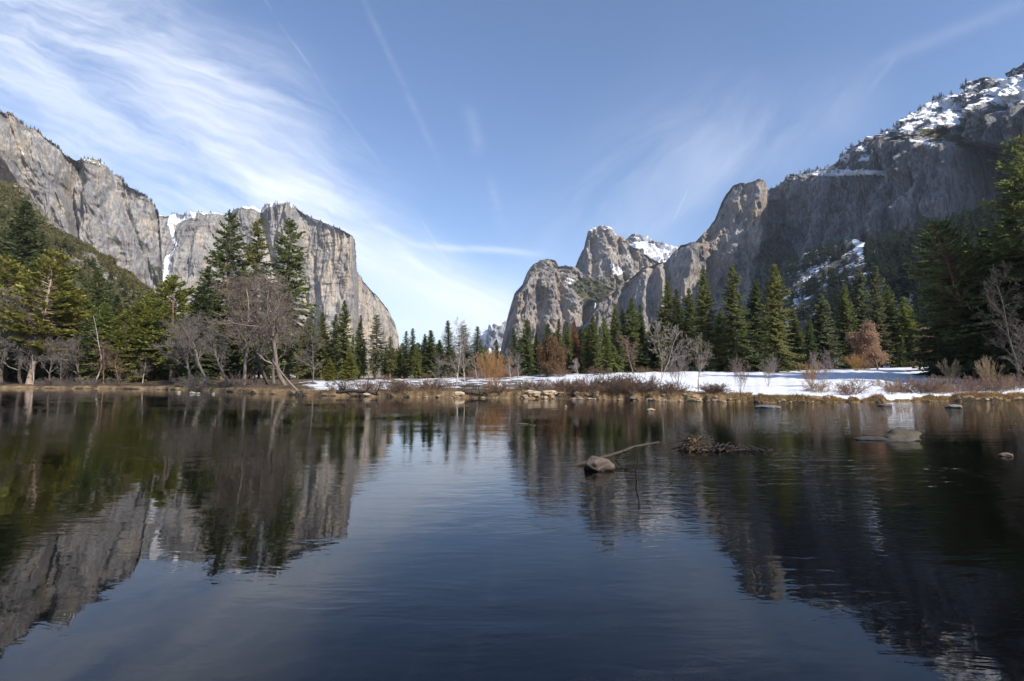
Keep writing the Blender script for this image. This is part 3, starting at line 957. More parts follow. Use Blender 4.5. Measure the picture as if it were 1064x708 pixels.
def tubes(S, sides=3):
    """S: list of (p0, p1, r0, r1)"""
    P0 = np.array([s[0] for s in S], float); P1 = np.array([s[1] for s in S], float)
    r0 = np.array([s[2] for s in S], float); r1 = np.array([s[3] for s in S], float)
    d = unit(P1 - P0)
    ref = np.where(np.abs(d[:, 2:3]) > 0.9, np.array([[1.0, 0, 0]]), np.array([[0, 0, 1.0]]))
    a = unit(np.cross(d, ref)); b = np.cross(d, a)
    n = len(S)
    V = np.zeros((n, 2, sides, 3))
    for k in range(sides):
        c, s = math.cos(2 * pi * k / sides), math.sin(2 * pi * k / sides)
        o = a * c + b * s
        V[:, 0, k] = P0 + o * r0[:, None]; V[:, 1, k] = P1 + o * r1[:, None]
    base = np.arange(n)[:, None] * (2 * sides)
    k = np.arange(sides)[None]
    k2 = (k + 1) % sides
    Fc = np.stack([base + k, base + k2, base + sides + k2, base + sides + k], -1).reshape(-1, 4)
    return V.reshape(-1, 3), Fc


def limb(pts, radii, sides=8):
    """one continuous tapered tube through pts"""
    pts = np.array(pts, float); n = len(pts)
    V = []
    d = np.gradient(pts, axis=0); d = unit(d)
    ref = np.array([1.0, 0.2, 0.0])
    a = unit(np.cross(d, ref)); b = np.cross(d, a)
    for k in range(sides):
        c, s = math.cos(2 * pi * k / sides), math.sin(2 * pi * k / sides)
        V.append(pts + (a * c + b * s) * np.array(radii)[:, None])
    V = np.stack(V, 1).reshape(-1, 3)
    i = np.arange(n - 1)[:, None] * sides; k = np.arange(sides)[None]; k2 = (k + 1) % sides
    Fc = np.stack([i + k, i + k2, i + sides + k2, i + sides + k], -1).reshape(-1, 4)
    cap = np.arange(sides)[None] + (n - 1) * sides
    return V, [Fc, cap]


def join(parts):
    V, Fs, off = [], {}, 0
    for v, f in parts:
        fl = f if isinstance(f, list) else [f]
        for x in fl:
            if len(x): Fs.setdefault(x.shape[1], []).append(x + off)
        V.append(v); off += len(v)
    return np.concatenate(V), [np.concatenate(x) for x in Fs.values()]


def conifer(name, seed, H=30.0, rmax=5.0, crown0=0.08, kind='fir', nbr=330, step=0.42, sl=0.9, sw=0.17, droop=0.25, gaps=0.0):
    rg = np.random.default_rng(seed)
    lean = rg.normal(0, .15, 2)
    nz = 9
    zs = np.linspace(-0.4, H, nz)
    wob = np.cumsum(rg.normal(0, 0.05, (nz, 2)), 0)
    tr = np.stack([wob[:, 0], wob[:, 1], zs], -1)
    rad = 0.0135 * H * (1 - 0.96 * np.linspace(0, 1, nz)) ** 0.9 + 0.01
    rad[0] *= 1.35
    TV, TF = limb(tr, rad, 8)
    segs = []
    B_, D_, L_, W_ = [], [], [], []
    lob = rg.uniform(0, 2 * pi, 4)
    gz_ = rg.uniform(0, 1, 3)
    for i in range(nbr):
        u = (i + rg.uniform(0, 1)) / nbr
        u = u ** (0.92 if kind == 'fir' else 1.0)
        z = H * (crown0 + (1 - crown0) * u * 0.985)
        if kind == 'fir':
            Rr = rmax * ((1 - u) ** 0.72) * min(1, 0.6 + u * 4) + 0.2
        elif kind == 'pine':
            Rr = rmax * (min(1, (u / 0.30)) ** 0.55 * 0.95) * max(0.0, 1 - u ** 1.7) ** 0.7 + 0.35
        else:
            Rr = rmax * (1 - u) ** 0.62 * min(1, 0.45 + u * 2.4) + 0.3
        az = rg.uniform(0, 2 * pi)
        Rr *= 1 + 0.20 * math.sin(az * 2 + lob[0] + u * 9) + 0.14 * math.sin(az * 3 + lob[1] - u * 15)
        if gaps and rg.uniform() < gaps * (0.5 + 0.5 * math.sin(u * 34 + lob[2] + az)): continue
        Lb = Rr * rg.choice([rg.uniform(.5, .85), rg.uniform(.8, 1.12)], p=[.4, .6])
        if kind == 'fir': el = -0.30 + 0.95 * u + rg.normal(0, .09)
        elif kind == 'pine': el = -0.12 + 0.75 * u + rg.normal(0, .16)
        else: el = -0.38 + 0.9 * u + rg.normal(0, .13)
        ca, sa = math.cos(az), math.sin(az)
        tx = np.interp(z, zs, tr[:, 0]); ty = np.interp(z, zs, tr[:, 1])
        def bp(k):
            hr = Lb * k * math.cos(el)
            return np.array([tx + ca * hr, ty + sa * hr, z + Lb * (math.sin(el) * k - droop * k * k + 0.16 * k ** 4)])
        r0 = 0.018 * Lb + 0.015
        segs.append((bp(0), bp(.5), r0, r0 * .6)); segs.append((bp(.5), bp(.95), r0 * .6, .012))
        m = max(3, int(Lb / step))
        k0 = 0.12 if kind == 'fir' else (0.42 if kind == 'pine' else 0.22)
        for k in np.linspace(k0, 1.0, m):
            k = min(1.0, k + rg.normal(0, .03))
            p = bp(k)
            tan = unit((bp(min(1, k + .05)) - bp(max(0, k - .05)))[None])[0]
            for sgn in ((-1, 1, 0) if kind != 'pine' else (-1, 1, 0, 2)):
                ang = sgn * rg.uniform(.5, 1.1) if sgn in (-1, 1) else rg.normal(0, .3)
                d = np.array([tan[0] * math.cos(ang) - tan[1] * math.sin(ang), tan[0] * math.sin(ang) + tan[1] * math.cos(ang), tan[2] + rg.normal(-.12 if kind != 'pine' else .12, .22)])
                if sgn == 2: d = d + np.array([0, 0, .8])
                d /= np.linalg.norm(d)
                B_.append(p + rg.normal(0, .05, 3)); D_.append(d)
                s_ = 1 - .45 * k if kind == 'fir' else 1.0
                L_.append(sl * s_ * rg.uniform(.6, 1.25) * (.45 + .55 * min(1, Lb / 2.2)))
                W_.append(sw * rg.uniform(.7, 1.3) * (.6 + .4 * min(1, Lb / 2)))
    B_, D_, L_, W_ = np.array(B_), np.array(D_), np.array(L_), np.array(W_)
    side = unit(np.cross(D_, np.array([[0, 0, 1.0]])))
    upv = np.cross(side, D_)
    roll = rg.normal(0, .55, len(B_))
    Wv = side * np.cos(roll)[:, None] + upv * np.sin(roll)[:, None]
    V, Fc = kites(B_, D_, Wv, L_, W_, 0.25)
    crown = mesh(name + '_crown', V, Fc)
    crown.materials.append(M_FOL)
    SV, SF = tubes(segs, 3)
    tv, tf = join([(TV, TF), (SV, SF)])
    trunk = mesh(name + '_trunk', tv, tf, True)
    trunk.materials.append(M_BARK)
    return trunk, crown, H


def bare_tree(name, seed, H=16.0, r0=0.2, spread=0.75, kids=(9, 7, 5, 4), first=0.22, twig=0.014, up=0.25, ratio=(.52, .5, .5), stems=1, stem_spread=.0, curve=.12, leaves=0, leafsize=.2):
    rg = np.random.default_rng(seed)
    main, fine = [], []
    tips = []

    def grow(p, d, L, r, lev):
        nseg = (8, 5, 4, 3, 2)[min(lev, 4)]
        pts = [p]; rads = [r]
        q = p.copy(); dd = d.copy()
        for s in range(nseg):
            dd = dd + rg.normal(0, curve * (1 + .5 * lev), 3) + np.array([0, 0, up * (.25 if lev else .05)])
            dd /= np.linalg.norm(dd)
            q = q + dd * L / nseg
            pts.append(q.copy()); rads.append(max(twig, r * (1 - .82 * (s + 1) / nseg)))
        if lev <= 0: main.append((pts, rads))
        else:
            for a, b, ra, rb in zip(pts[:-1], pts[1:], rads[:-1], rads[1:]): fine.append((a, b, ra, rb))
        if lev >= len(kids):
            tips.append(q); return
        n = kids[lev]
        f0 = first if lev == 0 else .2
        for i in range(n):
            f = f0 + (1 - f0) * (i + rg.uniform(.1, .9)) / n
            j = min(nseg - 1, int(f * nseg)); g = f * nseg - j
            b = pts[j] * (1 - g) + pts[j + 1] * g
            ax = pts[j + 1] - pts[j]; ax = ax / np.linalg.norm(ax)
            rv = rg.normal(0, 1, 3); rv -= ax * rv.dot(ax); rv /= np.linalg.norm(rv)
            ang = spread * rg.uniform(.7, 1.25)
            nd = ax * math.cos(ang) + rv * math.sin(ang)
            rr = (rads[j] * (1 - g) + rads[j + 1] * g)
            grow(b, nd, L * ratio[min(lev, len(ratio) - 1)] * rg.uniform(.6, 1.15) * (1.15 - .55 * f), max(twig, rr * .62), lev + 1)

    for s in range(stems):
        az = rg.uniform(0, 2 * pi) + s * 2.4
        t = stem_spread * (rg.uniform(.3, 1.0) if stems > 1 else 1)
        d = np.array([math.cos(az) * math.sin(t), math.sin(az) * math.sin(t), math.cos(t)])
        grow(np.array([math.cos(az) * .05 * stems ** .5, math.sin(az) * .05 * stems ** .5, -.25]), d, H * rg.uniform(.85, 1.0), r0 * (1 if stems == 1 else rg.uniform(.6, 1)), 0)
    tv, tf = join([limb(p, r, 7) for p, r in main])
    trunk = mesh(name + '_trunk', tv, tf, True); trunk.materials.append(M_BARK)
    fv, ff = tubes(fine, 3)
    crown = mesh(name + '_crown', fv, ff, True); crown.materials.append(M_TWIG)
    lf = None
    if leaves:
        T = np.array(tips)
        B = np.repeat(T, leaves, 0) + rg.normal(0, leafsize * 1.6, (len(T) * leaves, 3))
        D = unit(rg.normal(0, 1, B.shape)); S = unit(np.cross(D, rg.normal(0, 1, B.shape)))
        V, Fc = kites(B, D, S, leafsize * rg.uniform(.6, 1.3, len(B)), leafsize * .33 * rg.uniform(.6, 1.3, len(B)), .2)
        lf = mesh(name + '_leaves', V, Fc); lf.materials.append(M_FOL)
    zmax = fv[:, 2].max()
    return trunk, crown, zmax, lf


PROTO = {
    'fir': [conifer('fir', 1, rmax=5.7, crown0=.05, nbr=430, step=.38, sl=1.05, sw=.23), conifer('fir', 2, rmax=5.0, crown0=.09, nbr=420, droop=.3, step=.38, sl=1.0, sw=.22), conifer('fir', 3, rmax=6.6, crown0=.04, nbr=440, gaps=.22, step=.4, sl=1.1, sw=.23),
            conifer('fir', 32, rmax=5.6, crown0=.13, nbr=330, gaps=.35, step=.4, sl=1.0, sw=.21, droop=.34), conifer('fir', 33, rmax=6.2, crown0=.10, kind='open', nbr=400, gaps=.3, step=.4, sl=1.0, sw=.2)],
    'pine': [conifer('pine', 4, rmax=5.8, crown0=.24, kind='pine', nbr=300, step=.46, sl=.85, sw=.24, droop=.12, gaps=.3),
             conifer('pine', 5, rmax=6.4, crown0=.15, kind='pine', nbr=330, step=.46, sl=.85, sw=.24, droop=.15, gaps=.25)],
    'open': [conifer('open_fir', 6, rmax=6.0, crown0=.14, kind='open', nbr=400, sl=.9, sw=.17, droop=.2, gaps=.4, step=.4),
             conifer('open_fir', 7, rmax=5.6, crown0=.10, kind='open', nbr=420, sl=.9, sw=.17, droop=.25, gaps=.3, step=.4)],
    'slim': [conifer('slim_fir', 8, rmax=3.6, crown0=.10, nbr=380, sl=.85, sw=.2), conifer('slim_fir', 9, rmax=4.0, crown0=.20, kind='open', nbr=340, sl=.85, sw=.18, gaps=.25)],
    'near': [conifer('near_pine', 10, rmax=6.0, crown0=.18, kind='pine', nbr=420, step=.26, sl=.55, sw=.10, droop=.12, gaps=.3),
             conifer('near_pine', 31, rmax=6.2, crown0=.06, kind='open', nbr=480, step=.26, sl=.55, sw=.10, droop=.2, gaps=.25)],
}
BARE = {
    'alder': [bare_tree('alder', 11, 15, .17, .62, (18, 9, 6, 4), .15, .011, .18, (.42, .5, .5)), bare_tree('alder', 12, 15, .16, .7, (16, 9, 6, 4), .2, .011, .2, (.45, .5, .5))],
    'oak': [bare_tree('oak', 13, 13, .26, .66, (13, 9, 8, 5), .2, .011, .40, (.52, .5, .5), curve=.15), bare_tree('oak', 14, 13, .25, .70, (13, 9, 8, 5), .22, .011, .38, (.55, .5, .5), curve=.16)],
    'vase': [bare_tree('vase', 15, 12, .13, .5, (9, 7, 5, 3), .3, .012, .3, (.5, .5, .5), stems=2, stem_spread=.16), bare_tree('vase', 16, 9, .08, .55, (9, 7, 4, 3), .2, .011, .3, (.5, .5, .5), stems=5, stem_spread=.55)],
    'leafy': [bare_tree('leafy_oak', 17, 11, .22, .85, (11, 8, 6, 3), .12, .016, .2, (.62, .5, .45), leaves=14, leafsize=.34, curve=.15)],
    'snag': [bare_tree('snag', 18, 18, .2, .9, (9, 3), .35, .02, -.05, (.2, .4))],
}
SHRUB = [bare_tree('shrub', 21, 2.2, .03, .5, (6, 4, 3), .15, .009, .2, (.45, .5), stems=16, stem_spread=1.0, curve=.12),
         bare_tree('shrub', 22, 2.0, .03, .55, (6, 5, 3), .1, .009, .15, (.5, .5), stems=18, stem_spread=1.2, curve=.15),
         bare_tree('shrub', 23, 2.6, .03, .4, (6, 4, 3), .2, .009, .3, (.4, .5), stems=14, stem_spread=.75, curve=.1)]
WILLOW = bare_tree('willow', 24, 6.5, .05, .35, (8, 6, 4), .2, .012, .35, (.42, .5), stems=20, stem_spread=.62, curve=.08)

rnd = random.Random(5)
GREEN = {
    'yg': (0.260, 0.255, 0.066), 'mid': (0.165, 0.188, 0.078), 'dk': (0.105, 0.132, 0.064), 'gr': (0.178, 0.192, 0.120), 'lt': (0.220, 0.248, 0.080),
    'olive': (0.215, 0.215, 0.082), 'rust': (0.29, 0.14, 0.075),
}


def jit(c, a=.10):
    f = 1 + rnd.uniform(-a, a)
    return (c[0] * f * (1 + rnd.uniform(-.06, .06)), c[1] * f, c[2] * f, 1.0)


def place(kind, var, x, y, height, top_xy=None, wide=1.0, crown_col=(.05, .07, .03, 1), bark_col=(.16, .11, .08, 1), name='conifer', label='', cat='tree', group=None, zbase=None, extra=None):
    pr = PROTO.get(kind) or BARE.get(kind)
    pr = pr[var % len(pr)]
    z0 = gz1(x, y) if zbase is None else zbase
    e = bpy.data.objects.new(name, None)
    COL.objects.link(e)
    e.empty_display_size = 1
    s = height / pr[2]
    rz = Matrix.Rotation(rnd.uniform(0, 2 * pi), 4, 'Z')
    tilt = Matrix.Rotation(rnd.gauss(0, .014), 4, 'X') @ Matrix.Rotation(rnd.gauss(0, .014), 4, 'Y')
    if top_xy is not None:
        v = Vector((top_xy[0] - x, top_xy[1] - y, height))
        tilt = v.to_track_quat('Z', 'Y').to_matrix().to_4x4()
        s = v.length / pr[2]
    e.matrix_world = Matrix.Translation((x, y, z0)) @ tilt @ rz @ Matrix.Diagonal((s * wide * rnd.uniform(.86, 1.14), s * wide * rnd.uniform(.86, 1.14), s, 1))
    tag(e, label, cat, group)
    a = link('trunk', pr[0], parent=e); a.color = bark_col
    b = link('crown', pr[1], parent=e); b.color = crown_col
    if len(pr) > 3 and pr[3] is not None:
        b.color = bark_col
        b.name = 'branches'
        c = link('leaves', pr[3], parent=e); c.color = crown_col
    return e


def tree(kind, var, tpx, tpy, bpx, Y, col, label, wide=1.0, group=None, name=None, bark=(.17, .12, .09, 1)):
    top = at(tpx, tpy, Y)
    bx = at(bpx, 397, Y).x
    z0 = gz1(bx, Y)
    lean = abs(top.x - bx) > 0.06 * top.z
    c = jit(GREEN[col]) if isinstance(col, str) else (*col, 1)
    return place(kind, var, bx, Y, top.z - z0, (top.x, Y) if lean else None, wide, c, bark, name or {'fir': 'fir_tree', 'pine': 'pine_tree', 'open': 'fir_tree', 'slim': 'fir_tree', 'near': 'pine_tree'}.get(kind, 'bare_tree'), label, 'tree', group)


# ---- left bank
T = tree
T('pine', 0, 60, 262, 30, 168, 'yg', 'yellow-green pine leaning over the bank on a long bare pale trunk', 1.25, bark=(.33, .25, .19, 1))
T('pine', 1, 72, 300, 82, 176, 'yg', 'short yellow-green pine crowded behind the leaning bare-trunked pine', 1.3)
T('fir', 2, 16, 209, 12, 235, 'dk', 'tall dark fir standing highest against the brushy slope', 1.1)
T('pine', 1, 6, 266, 4, 190, 'yg', 'yellow-green pine rising over the mauve bare tree at the frame edge', 1.3)
T('fir', 0, 33, 262, 30, 215, 'mid', 'mid-green fir between the tall dark fir and the leaning yellow-green pine')
T('fir', 1, 102, 280, 104, 200, 'mid', 'dark green fir behind the pale broken snag leaning over the bank', 1.35)
T('fir', 0, 88, 300, 90, 190, 'olive', 'olive-green fir beside the short yellow-green pine on the wooded bank', 1.2)
T('fir', 0, 118, 306, 118, 196, 'dk', 'small dark fir below the grey stone streak of the brushy slope', 1.2)
T('pine', 1, 133, 323, 134, 172, 'yg', 'bushy yellow-green pine whose rust-coloured stem stands at the water edge', 1.5)
T('fir', 2, 147, 320, 147, 166, 'yg', 'bushy yellow-green fir below the tip of the stone streak', 1.4)
T('fir', 0, 160, 330, 160, 172, 'olive', 'low olive fir just before the dark gap in the bank trees', 1.3)
T('pine', 1, 181, 287, 178, 160, 'yg', 'tall yellow-green pine in front of the snow gully', 1.25)
T('fir', 2, 205, 297, 204, 152, 'dk', 'dark broad fir over the deep shadow of the bank', 1.15)
T('fir', 1, 209, 276, 210, 185, 'mid', 'mid-green fir peeking between the dark broad fir and the tall open firs', 1.2)
T('open', 0, 235, 219, 231, 165, 'mid', 'very tall thin-crowned fir, first of the three that rise over the bare trees', .95)
T('open', 1, 262, 228, 262, 162, 'olive', 'very tall fir in the middle of the three that rise over the bare trees', .95)
T('open', 1, 297, 227, 298, 150, 'mid', 'very tall full-crowned fir rising alone before the pale wall', 1.05)
T('fir', 1, 246, 270, 246, 178, 'mid', 'fir filling the space between the two tallest thin-crowned firs')
T('fir', 2, 222, 300, 222, 172, 'dk', 'dark fir low behind the twiggy grey bare tree')
T('fir', 0, 318, 330, 319, 140, 'olive', 'olive fir partly behind the wide bare oak on the point', 1.2)
T('fir', 0, 333, 324, 334, 138, 'olive', 'dull green fir just beyond the wide bare oak', 1.0)
# ---- behind the snowy flat, centre
T('fir', 1, 346, 326, 346, 146, 'dk', 'narrow dark fir next to the pointed tall fir')
T('fir', 0, 359, 312, 357, 135, 'mid', 'pointed tall fir with a pale stem showing, over the snowy bank', 1.05)
T('fir', 2, 361, 364, 362, 120, 'yg', 'small bright yellow-green fir at the foot of the pointed tall fir', 1.5)
T('fir', 2, 343, 372, 342, 121, 'yg', 'small yellow-green fir at the edge of the bare oak', 1.5)
T('fir', 1, 372, 327, 373, 140, 'mid', 'slender mid-green fir just past the pointed tall fir', .95)
T('fir', 1, 378, 352, 378, 150, 'dk', 'short dark fir squeezed before the grey-green fir')
T('slim', 1, 390, 327, 391, 136, 'gr', 'grey-green thin fir with bare lower stem standing before the pale wall', 1.25)
T('slim', 1, 406, 350, 405, 134, 'olive', 'light green fir on two bare pale stems beside the pale wall end', 1.3)
T('fir', 1, 400, 362, 400, 148, 'dk', 'short dark fir between two bare-stemmed firs')
T('fir', 1, 415, 362, 415, 144, 'mid', 'short green fir at the low end of the pale wall')
T('slim', 0, 420, 344, 421, 138, 'dk', 'twin-topped dark fir, its lower spire, against open sky', 1.55)
T('slim', 0, 426, 341, 427, 138, 'mid', 'twin-topped dark fir, its higher spire, against open sky', 1.55)
T('fir', 2, 433, 362, 433, 132, 'lt', 'bushy yellow-green fir under the twin-topped dark fir', 1.4)
T('fir', 1, 441, 347, 441, 140, 'mid', 'fir just short of the broad double fir in the gap of sky', 1.35)
T('fir', 0, 446, 343, 447, 137, 'mid', 'broad dark fir standing alone in the gap of sky', 1.45)
T('fir', 2, 455, 353, 455, 140, 'dk', 'dark fir with a ragged side before the white-stemmed bare trees', 1.35)
T('slim', 0, 466, 333, 466, 142, 'gr', 'grey-green tall fir directly behind the first white-stemmed bare tree', 1.9)
T('slim', 1, 483, 338, 482, 142, 'gr', 'grey-green fir behind the second white-stemmed bare tree', 1.9)
T('slim', 0, 494, 339, 495, 144, 'gr', 'grey-green fir beside the orange willow', 1.9)
T('fir', 1, 503, 358, 503, 150, 'mid', 'low fir rising behind the orange willow')
T('fir', 1, 516, 352, 516, 150, 'dk', 'low dark fir under the far snowy peak', 1.1)
T('slim', 0, 534, 340, 534, 146, 'gr', 'grey-green fir under the edge of the dark rock', 1.5)
T('fir', 0, 547, 332, 547, 138, 'mid', 'full green fir in front of the dark rock edge', 1.15)
T('fir', 1, 558, 345, 558, 148, 'dk', 'dark fir tucked behind the full green fir', 1.1)
T('fir', 0, 570, 336, 570, 140, 'dk', 'dark pointed fir beside the bright slim fir', 1.15)
T('slim', 0, 579, 331, 580, 140, 'mid', 'slim mid-green fir under the brown rock face', 1.3)
T('fir', 1, 577, 354, 576, 132, 'lt', 'bright green slim fir at the edge of the snow', 1.1)
T('fir', 1, 591, 334, 591, 142, 'mid', 'green fir next to the rust-brown dead fir', 1.0)
T('slim', 0, 598, 333, 598, 144, 'rust', 'rust-brown dead fir among the green firs', 1.3)
T('fir', 1, 610, 340, 610, 140, 'mid', 'green fir just below the thin waterfall', 1.1)
T('fir', 0, 617, 327, 617, 143, 'mid', 'fir whose tip touches the foot of the waterfall', 1.1)
T('fir', 2, 629, 330, 630, 132, 'lt', 'bright green lower fir beside the tall fir of the middle forest', 1.0)
T('fir', 0, 640, 315, 640, 134, 'mid', 'tall full fir with a bare stem between bright fir and dark gap', 1.05)
T('fir', 1, 649, 320, 649, 145, 'dk', 'dark fir filling the gap behind the brown twiggy tree')
T('fir', 0, 658, 309, 658, 141, 'mid', 'tall fir above the brown twiggy tree', 1.05)
T('fir', 1, 666, 316, 667, 146, 'dk', 'dark fir at the shoulder of the tall fir above the brown twiggy tree', 1.0)
# ---- right of centre
T('fir', 1, 680, 335, 680, 148, 'dk', 'dark fir directly behind the white-barked forked bare tree', 1.1)
T('fir', 0, 692, 292, 693, 138, 'mid', 'tall dark pointed fir beside the white-barked forked tree', .95)
T('fir', 1, 706, 300, 706, 142, 'dk', 'tall dark fir close beside the pointed one in front of the grey slabs')
T('fir', 1, 718, 299, 718, 142, 'mid', 'fir between the dark pair and the layered tall fir', 1.05)
T('fir', 0, 735, 279, 735, 132, 'mid', 'layered tall fir in front of the bright ledge', .95)
T('fir', 2, 751, 320, 751, 134, 'mid', 'lower fir leaning its boughs against the layered tall fir')
T('fir', 1, 765, 274, 765, 128, 'mid', 'tallest narrow fir in front of the tower of rock', 1.05)
T('fir', 2, 789, 290, 788, 132, 'dk', 'dark fir behind the big lone fir at the snow edge', .95)
T('fir', 2, 800, 274, 808, 118, 'olive', 'big lone fir at the snow edge with a short bare stem', .98)
T('fir', 1, 827, 318, 827, 140, 'mid', 'green fir just past the big lone fir', 1.1)
T('fir', 1, 843, 328, 843, 136, 'dk', 'lower dark fir before the broad grey-green fir', 1.1)
T('fir', 0, 856, 305, 856, 142, 'gr', 'broad grey-green fir above the mauve bare shrub', 1.35)
T('fir', 1, 870, 330, 870, 150, 'dk', 'dark fir in the notch beside the broad grey-green fir')
T('fir', 0, 880, 302, 880, 150, 'mid', 'green fir with a ragged top behind the small pointed fir', .9)
T('slim', 0, 888, 294, 888, 148, 'mid', 'slim fir with a bent tip beside the ragged-topped fir', 1.2)
T('fir', 1, 900, 275, 900, 156, 'gr', 'tall grey-green fir under the snow patch', 1.1)
T('fir', 1, 915, 276, 915, 160, 'gr', 'tall slim fir next to the tall grey-green fir under the snow patch')
T('fir', 0, 917, 300, 917, 146, 'gr', 'lower grey-green fir straight above the round brown-leaved oak', 1.1)
T('fir', 1, 928, 296, 928, 148, 'mid', 'fir between the grey-green fir and the sunlit yellow fir', 1.2)
T('fir', 2, 944, 308, 945, 144, 'lt', 'sunlit yellowish fir at the edge of the dark grove', 1.15)
T('fir', 0, 886, 338, 886, 128, 'mid', 'small pointed dark green fir beside the round brown-leaved oak', 1.25)
T('fir', 0, 938, 350, 937, 132, 'mid', 'small bright fir between the two brown-leaved oaks', 1.0)
# ---- the dark grove
T('near', 0, 967, 230, 1029, 82, 'mid', 'big dark pine leaning over, its slanting reddish trunk in full view', 1.35, bark=(.20, .11, .075, 1))
T('near', 1, 1066, 140, 1078, 74, 'mid', 'huge pine at the frame edge with sunlit outer boughs', 1.1)
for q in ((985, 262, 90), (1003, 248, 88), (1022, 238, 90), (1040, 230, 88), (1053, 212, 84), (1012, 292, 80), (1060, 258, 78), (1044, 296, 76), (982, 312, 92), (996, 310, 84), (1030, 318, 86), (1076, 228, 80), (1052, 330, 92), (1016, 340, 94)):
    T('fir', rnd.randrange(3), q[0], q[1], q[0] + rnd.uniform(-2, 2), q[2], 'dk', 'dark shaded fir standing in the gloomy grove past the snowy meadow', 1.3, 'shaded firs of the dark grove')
# trees further along the bank, beyond the frame, whose shade falls across the meadow
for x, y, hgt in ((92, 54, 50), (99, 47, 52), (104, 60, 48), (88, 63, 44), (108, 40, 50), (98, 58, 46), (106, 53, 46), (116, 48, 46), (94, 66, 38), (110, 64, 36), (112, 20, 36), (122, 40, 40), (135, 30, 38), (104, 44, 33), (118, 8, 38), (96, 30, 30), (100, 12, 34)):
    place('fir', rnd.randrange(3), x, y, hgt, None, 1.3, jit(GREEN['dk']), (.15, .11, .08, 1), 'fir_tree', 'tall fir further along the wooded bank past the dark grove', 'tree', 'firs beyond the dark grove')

for k in range(34):
    px = 402 + k * 3.7 + rnd.uniform(-2, 2)
    T('fir', rnd.randrange(5), px, rnd.uniform(356, 372), px, rnd.uniform(152, 200), rnd.choice(['mid', 'dk', 'mid', 'olive']), 'small fir in the low far tree belt under the open sky', 1.5, 'firs of the low far belt')
for k in range(46):
    px = rnd.uniform(-6, 236)
    T(rnd.choice(['fir', 'pine', 'fir']), rnd.randrange(5), px, rnd.uniform(304, 352), px + rnd.uniform(-2, 2), rnd.uniform(168, 214), rnd.choice(['yg', 'yg', 'olive', 'mid', 'lt']), 'yellow-green conifer packed in the sunlit wood below the brushy slope', 1.35, 'conifers of the sunlit wood')
for k in range(30):
    px = rnd.uniform(-230, -14)
    Y = rnd.uniform(168, 225)
    place(rnd.choice(['fir', 'pine']), rnd.randrange(5), at(px, 397, Y).x, Y, rnd.uniform(18, 36), None, rnd.uniform(1, 1.3), jit(GREEN[rnd.choice(['yg', 'olive', 'mid', 'dk'])]), (.2, .15, .11, 1), 'fir_tree', 'conifer further along the wooded bank below the brushy slope', 'tree', 'conifers further along the wooded bank')
# ---- the forest behind the front rows
cnt = 0
for k in range(420):
    px = rnd.uniform(-40, 1064)
    if 412 < px < 520 and rnd.random() < .75: continue
    Y = rnd.uniform(160, 330)
    if px < 330: Y = rnd.uniform(185, 250)
    if px > 950: Y = rnd.uniform(135, 260)
    hgt = rnd.uniform(14, 26) if px > 330 else rnd.uniform(14, 24)
    x = at(px, 397, Y).x
    topy = 397 - (gz1(x, Y) + hgt - CAMZ) / Y * F
    lim = np.interp(px, [-50, 40, 110, 170, 230, 300, 340, 410, 430, 520, 540, 640, 700, 800, 900, 960, 1064], [290, 300, 325, 325, 300, 320, 340, 362, 368, 372, 352, 335, 318, 318, 300, 285, 250])
    if topy < lim: hgt -= (lim - topy) / F * Y
    if hgt < 7: continue
    place('fir' if rnd.random() < .8 else 'slim', rnd.randrange(5), x, Y, hgt, None, rnd.uniform(.85, 1.4), jit(GREEN[rnd.choice(['dk', 'dk', 'mid', 'mid', 'olive'])], .15), (.13, .10, .08, 1), 'fir_tree',
          'fir deep in the forest, mostly hidden behind the front row of trees', 'tree', 'forest firs behind the front row')
    cnt += 1
    if cnt >= 170: break

# ------------------------------------------------------------------ leafless trees
GB = (.15, .128, .108, 1)      # grey brown
MV = (.185, .160, .143, 1)     # mauve grey
WB = (.42, .37, .31, 1)        # pale bark


def bare(kind, var, tpx, tpy, bpx, Y, label, twigc=MV, barkc=GB, wide=1.0, name='bare_tree', group=None):
    top = at(tpx, tpy, Y); bx = at(bpx, 397, Y).x
    z0 = gz1(bx, Y)
    lean = abs(top.x - bx) > .09 * top.z
    return place(kind, var, bx, Y, top.z - z0, (top.x, Y) if lean else None, wide, twigc, barkc, name, label, 'tree', group)


bare('oak', 0, 6, 300, 2, 170, 'mauve-grey bare tree with a wide dense crown at the frame edge', wide=1.25)
bare('oak', 1, 24, 318, 22, 172, 'mauve-grey bare tree close behind the leaning pine trunk', wide=1.1)
bare('oak', 0, 52, 350, 52, 167, 'low grey bare tree in the shade of the leaning pine')
bare('alder', 0, 66, 352, 64, 165, 'slim bare tree beside the leaning pine', wide=1.2)
bare('alder', 1, 40, 342, 34, 166, 'pale twin stem bare tree leaning along the pine trunk', barkc=WB)
bare('snag', 0, 127, 333, 98, 163, 'pale broken snag leaning far over the bank', (.4, .35, .3, 1), (.40, .35, .30, 1), .8, 'dead_snag')
bare('oak', 1, 90, 348, 88, 166, 'grey bare tree at the foot of the pale broken snag', wide=1.1)
bare('alder', 1, 108, 352, 108, 163, 'reddish-grey bare tree with an upright stem by the snag', (.20, .13, .10, 1), (.26, .14, .09, 1), 1.2)
bare('alder', 0, 120, 362, 124, 161, 'short rust-barked bare tree right at the water edge', (.2, .14, .1, 1), (.30, .15, .08, 1), 1.3)
bare('alder', 0, 146, 366, 148, 158, 'small pale bare tree under the yellow-green firs', wide=1.3, barkc=WB)
bare('oak', 0, 192, 332, 196, 140, 'twiggy grey tree overhanging the dark gap in the bank', wide=1.2)
bare('oak', 1, 216, 322, 218, 136, 'grey bare tree with long low boughs in front of the dark firs', wide=1.3)
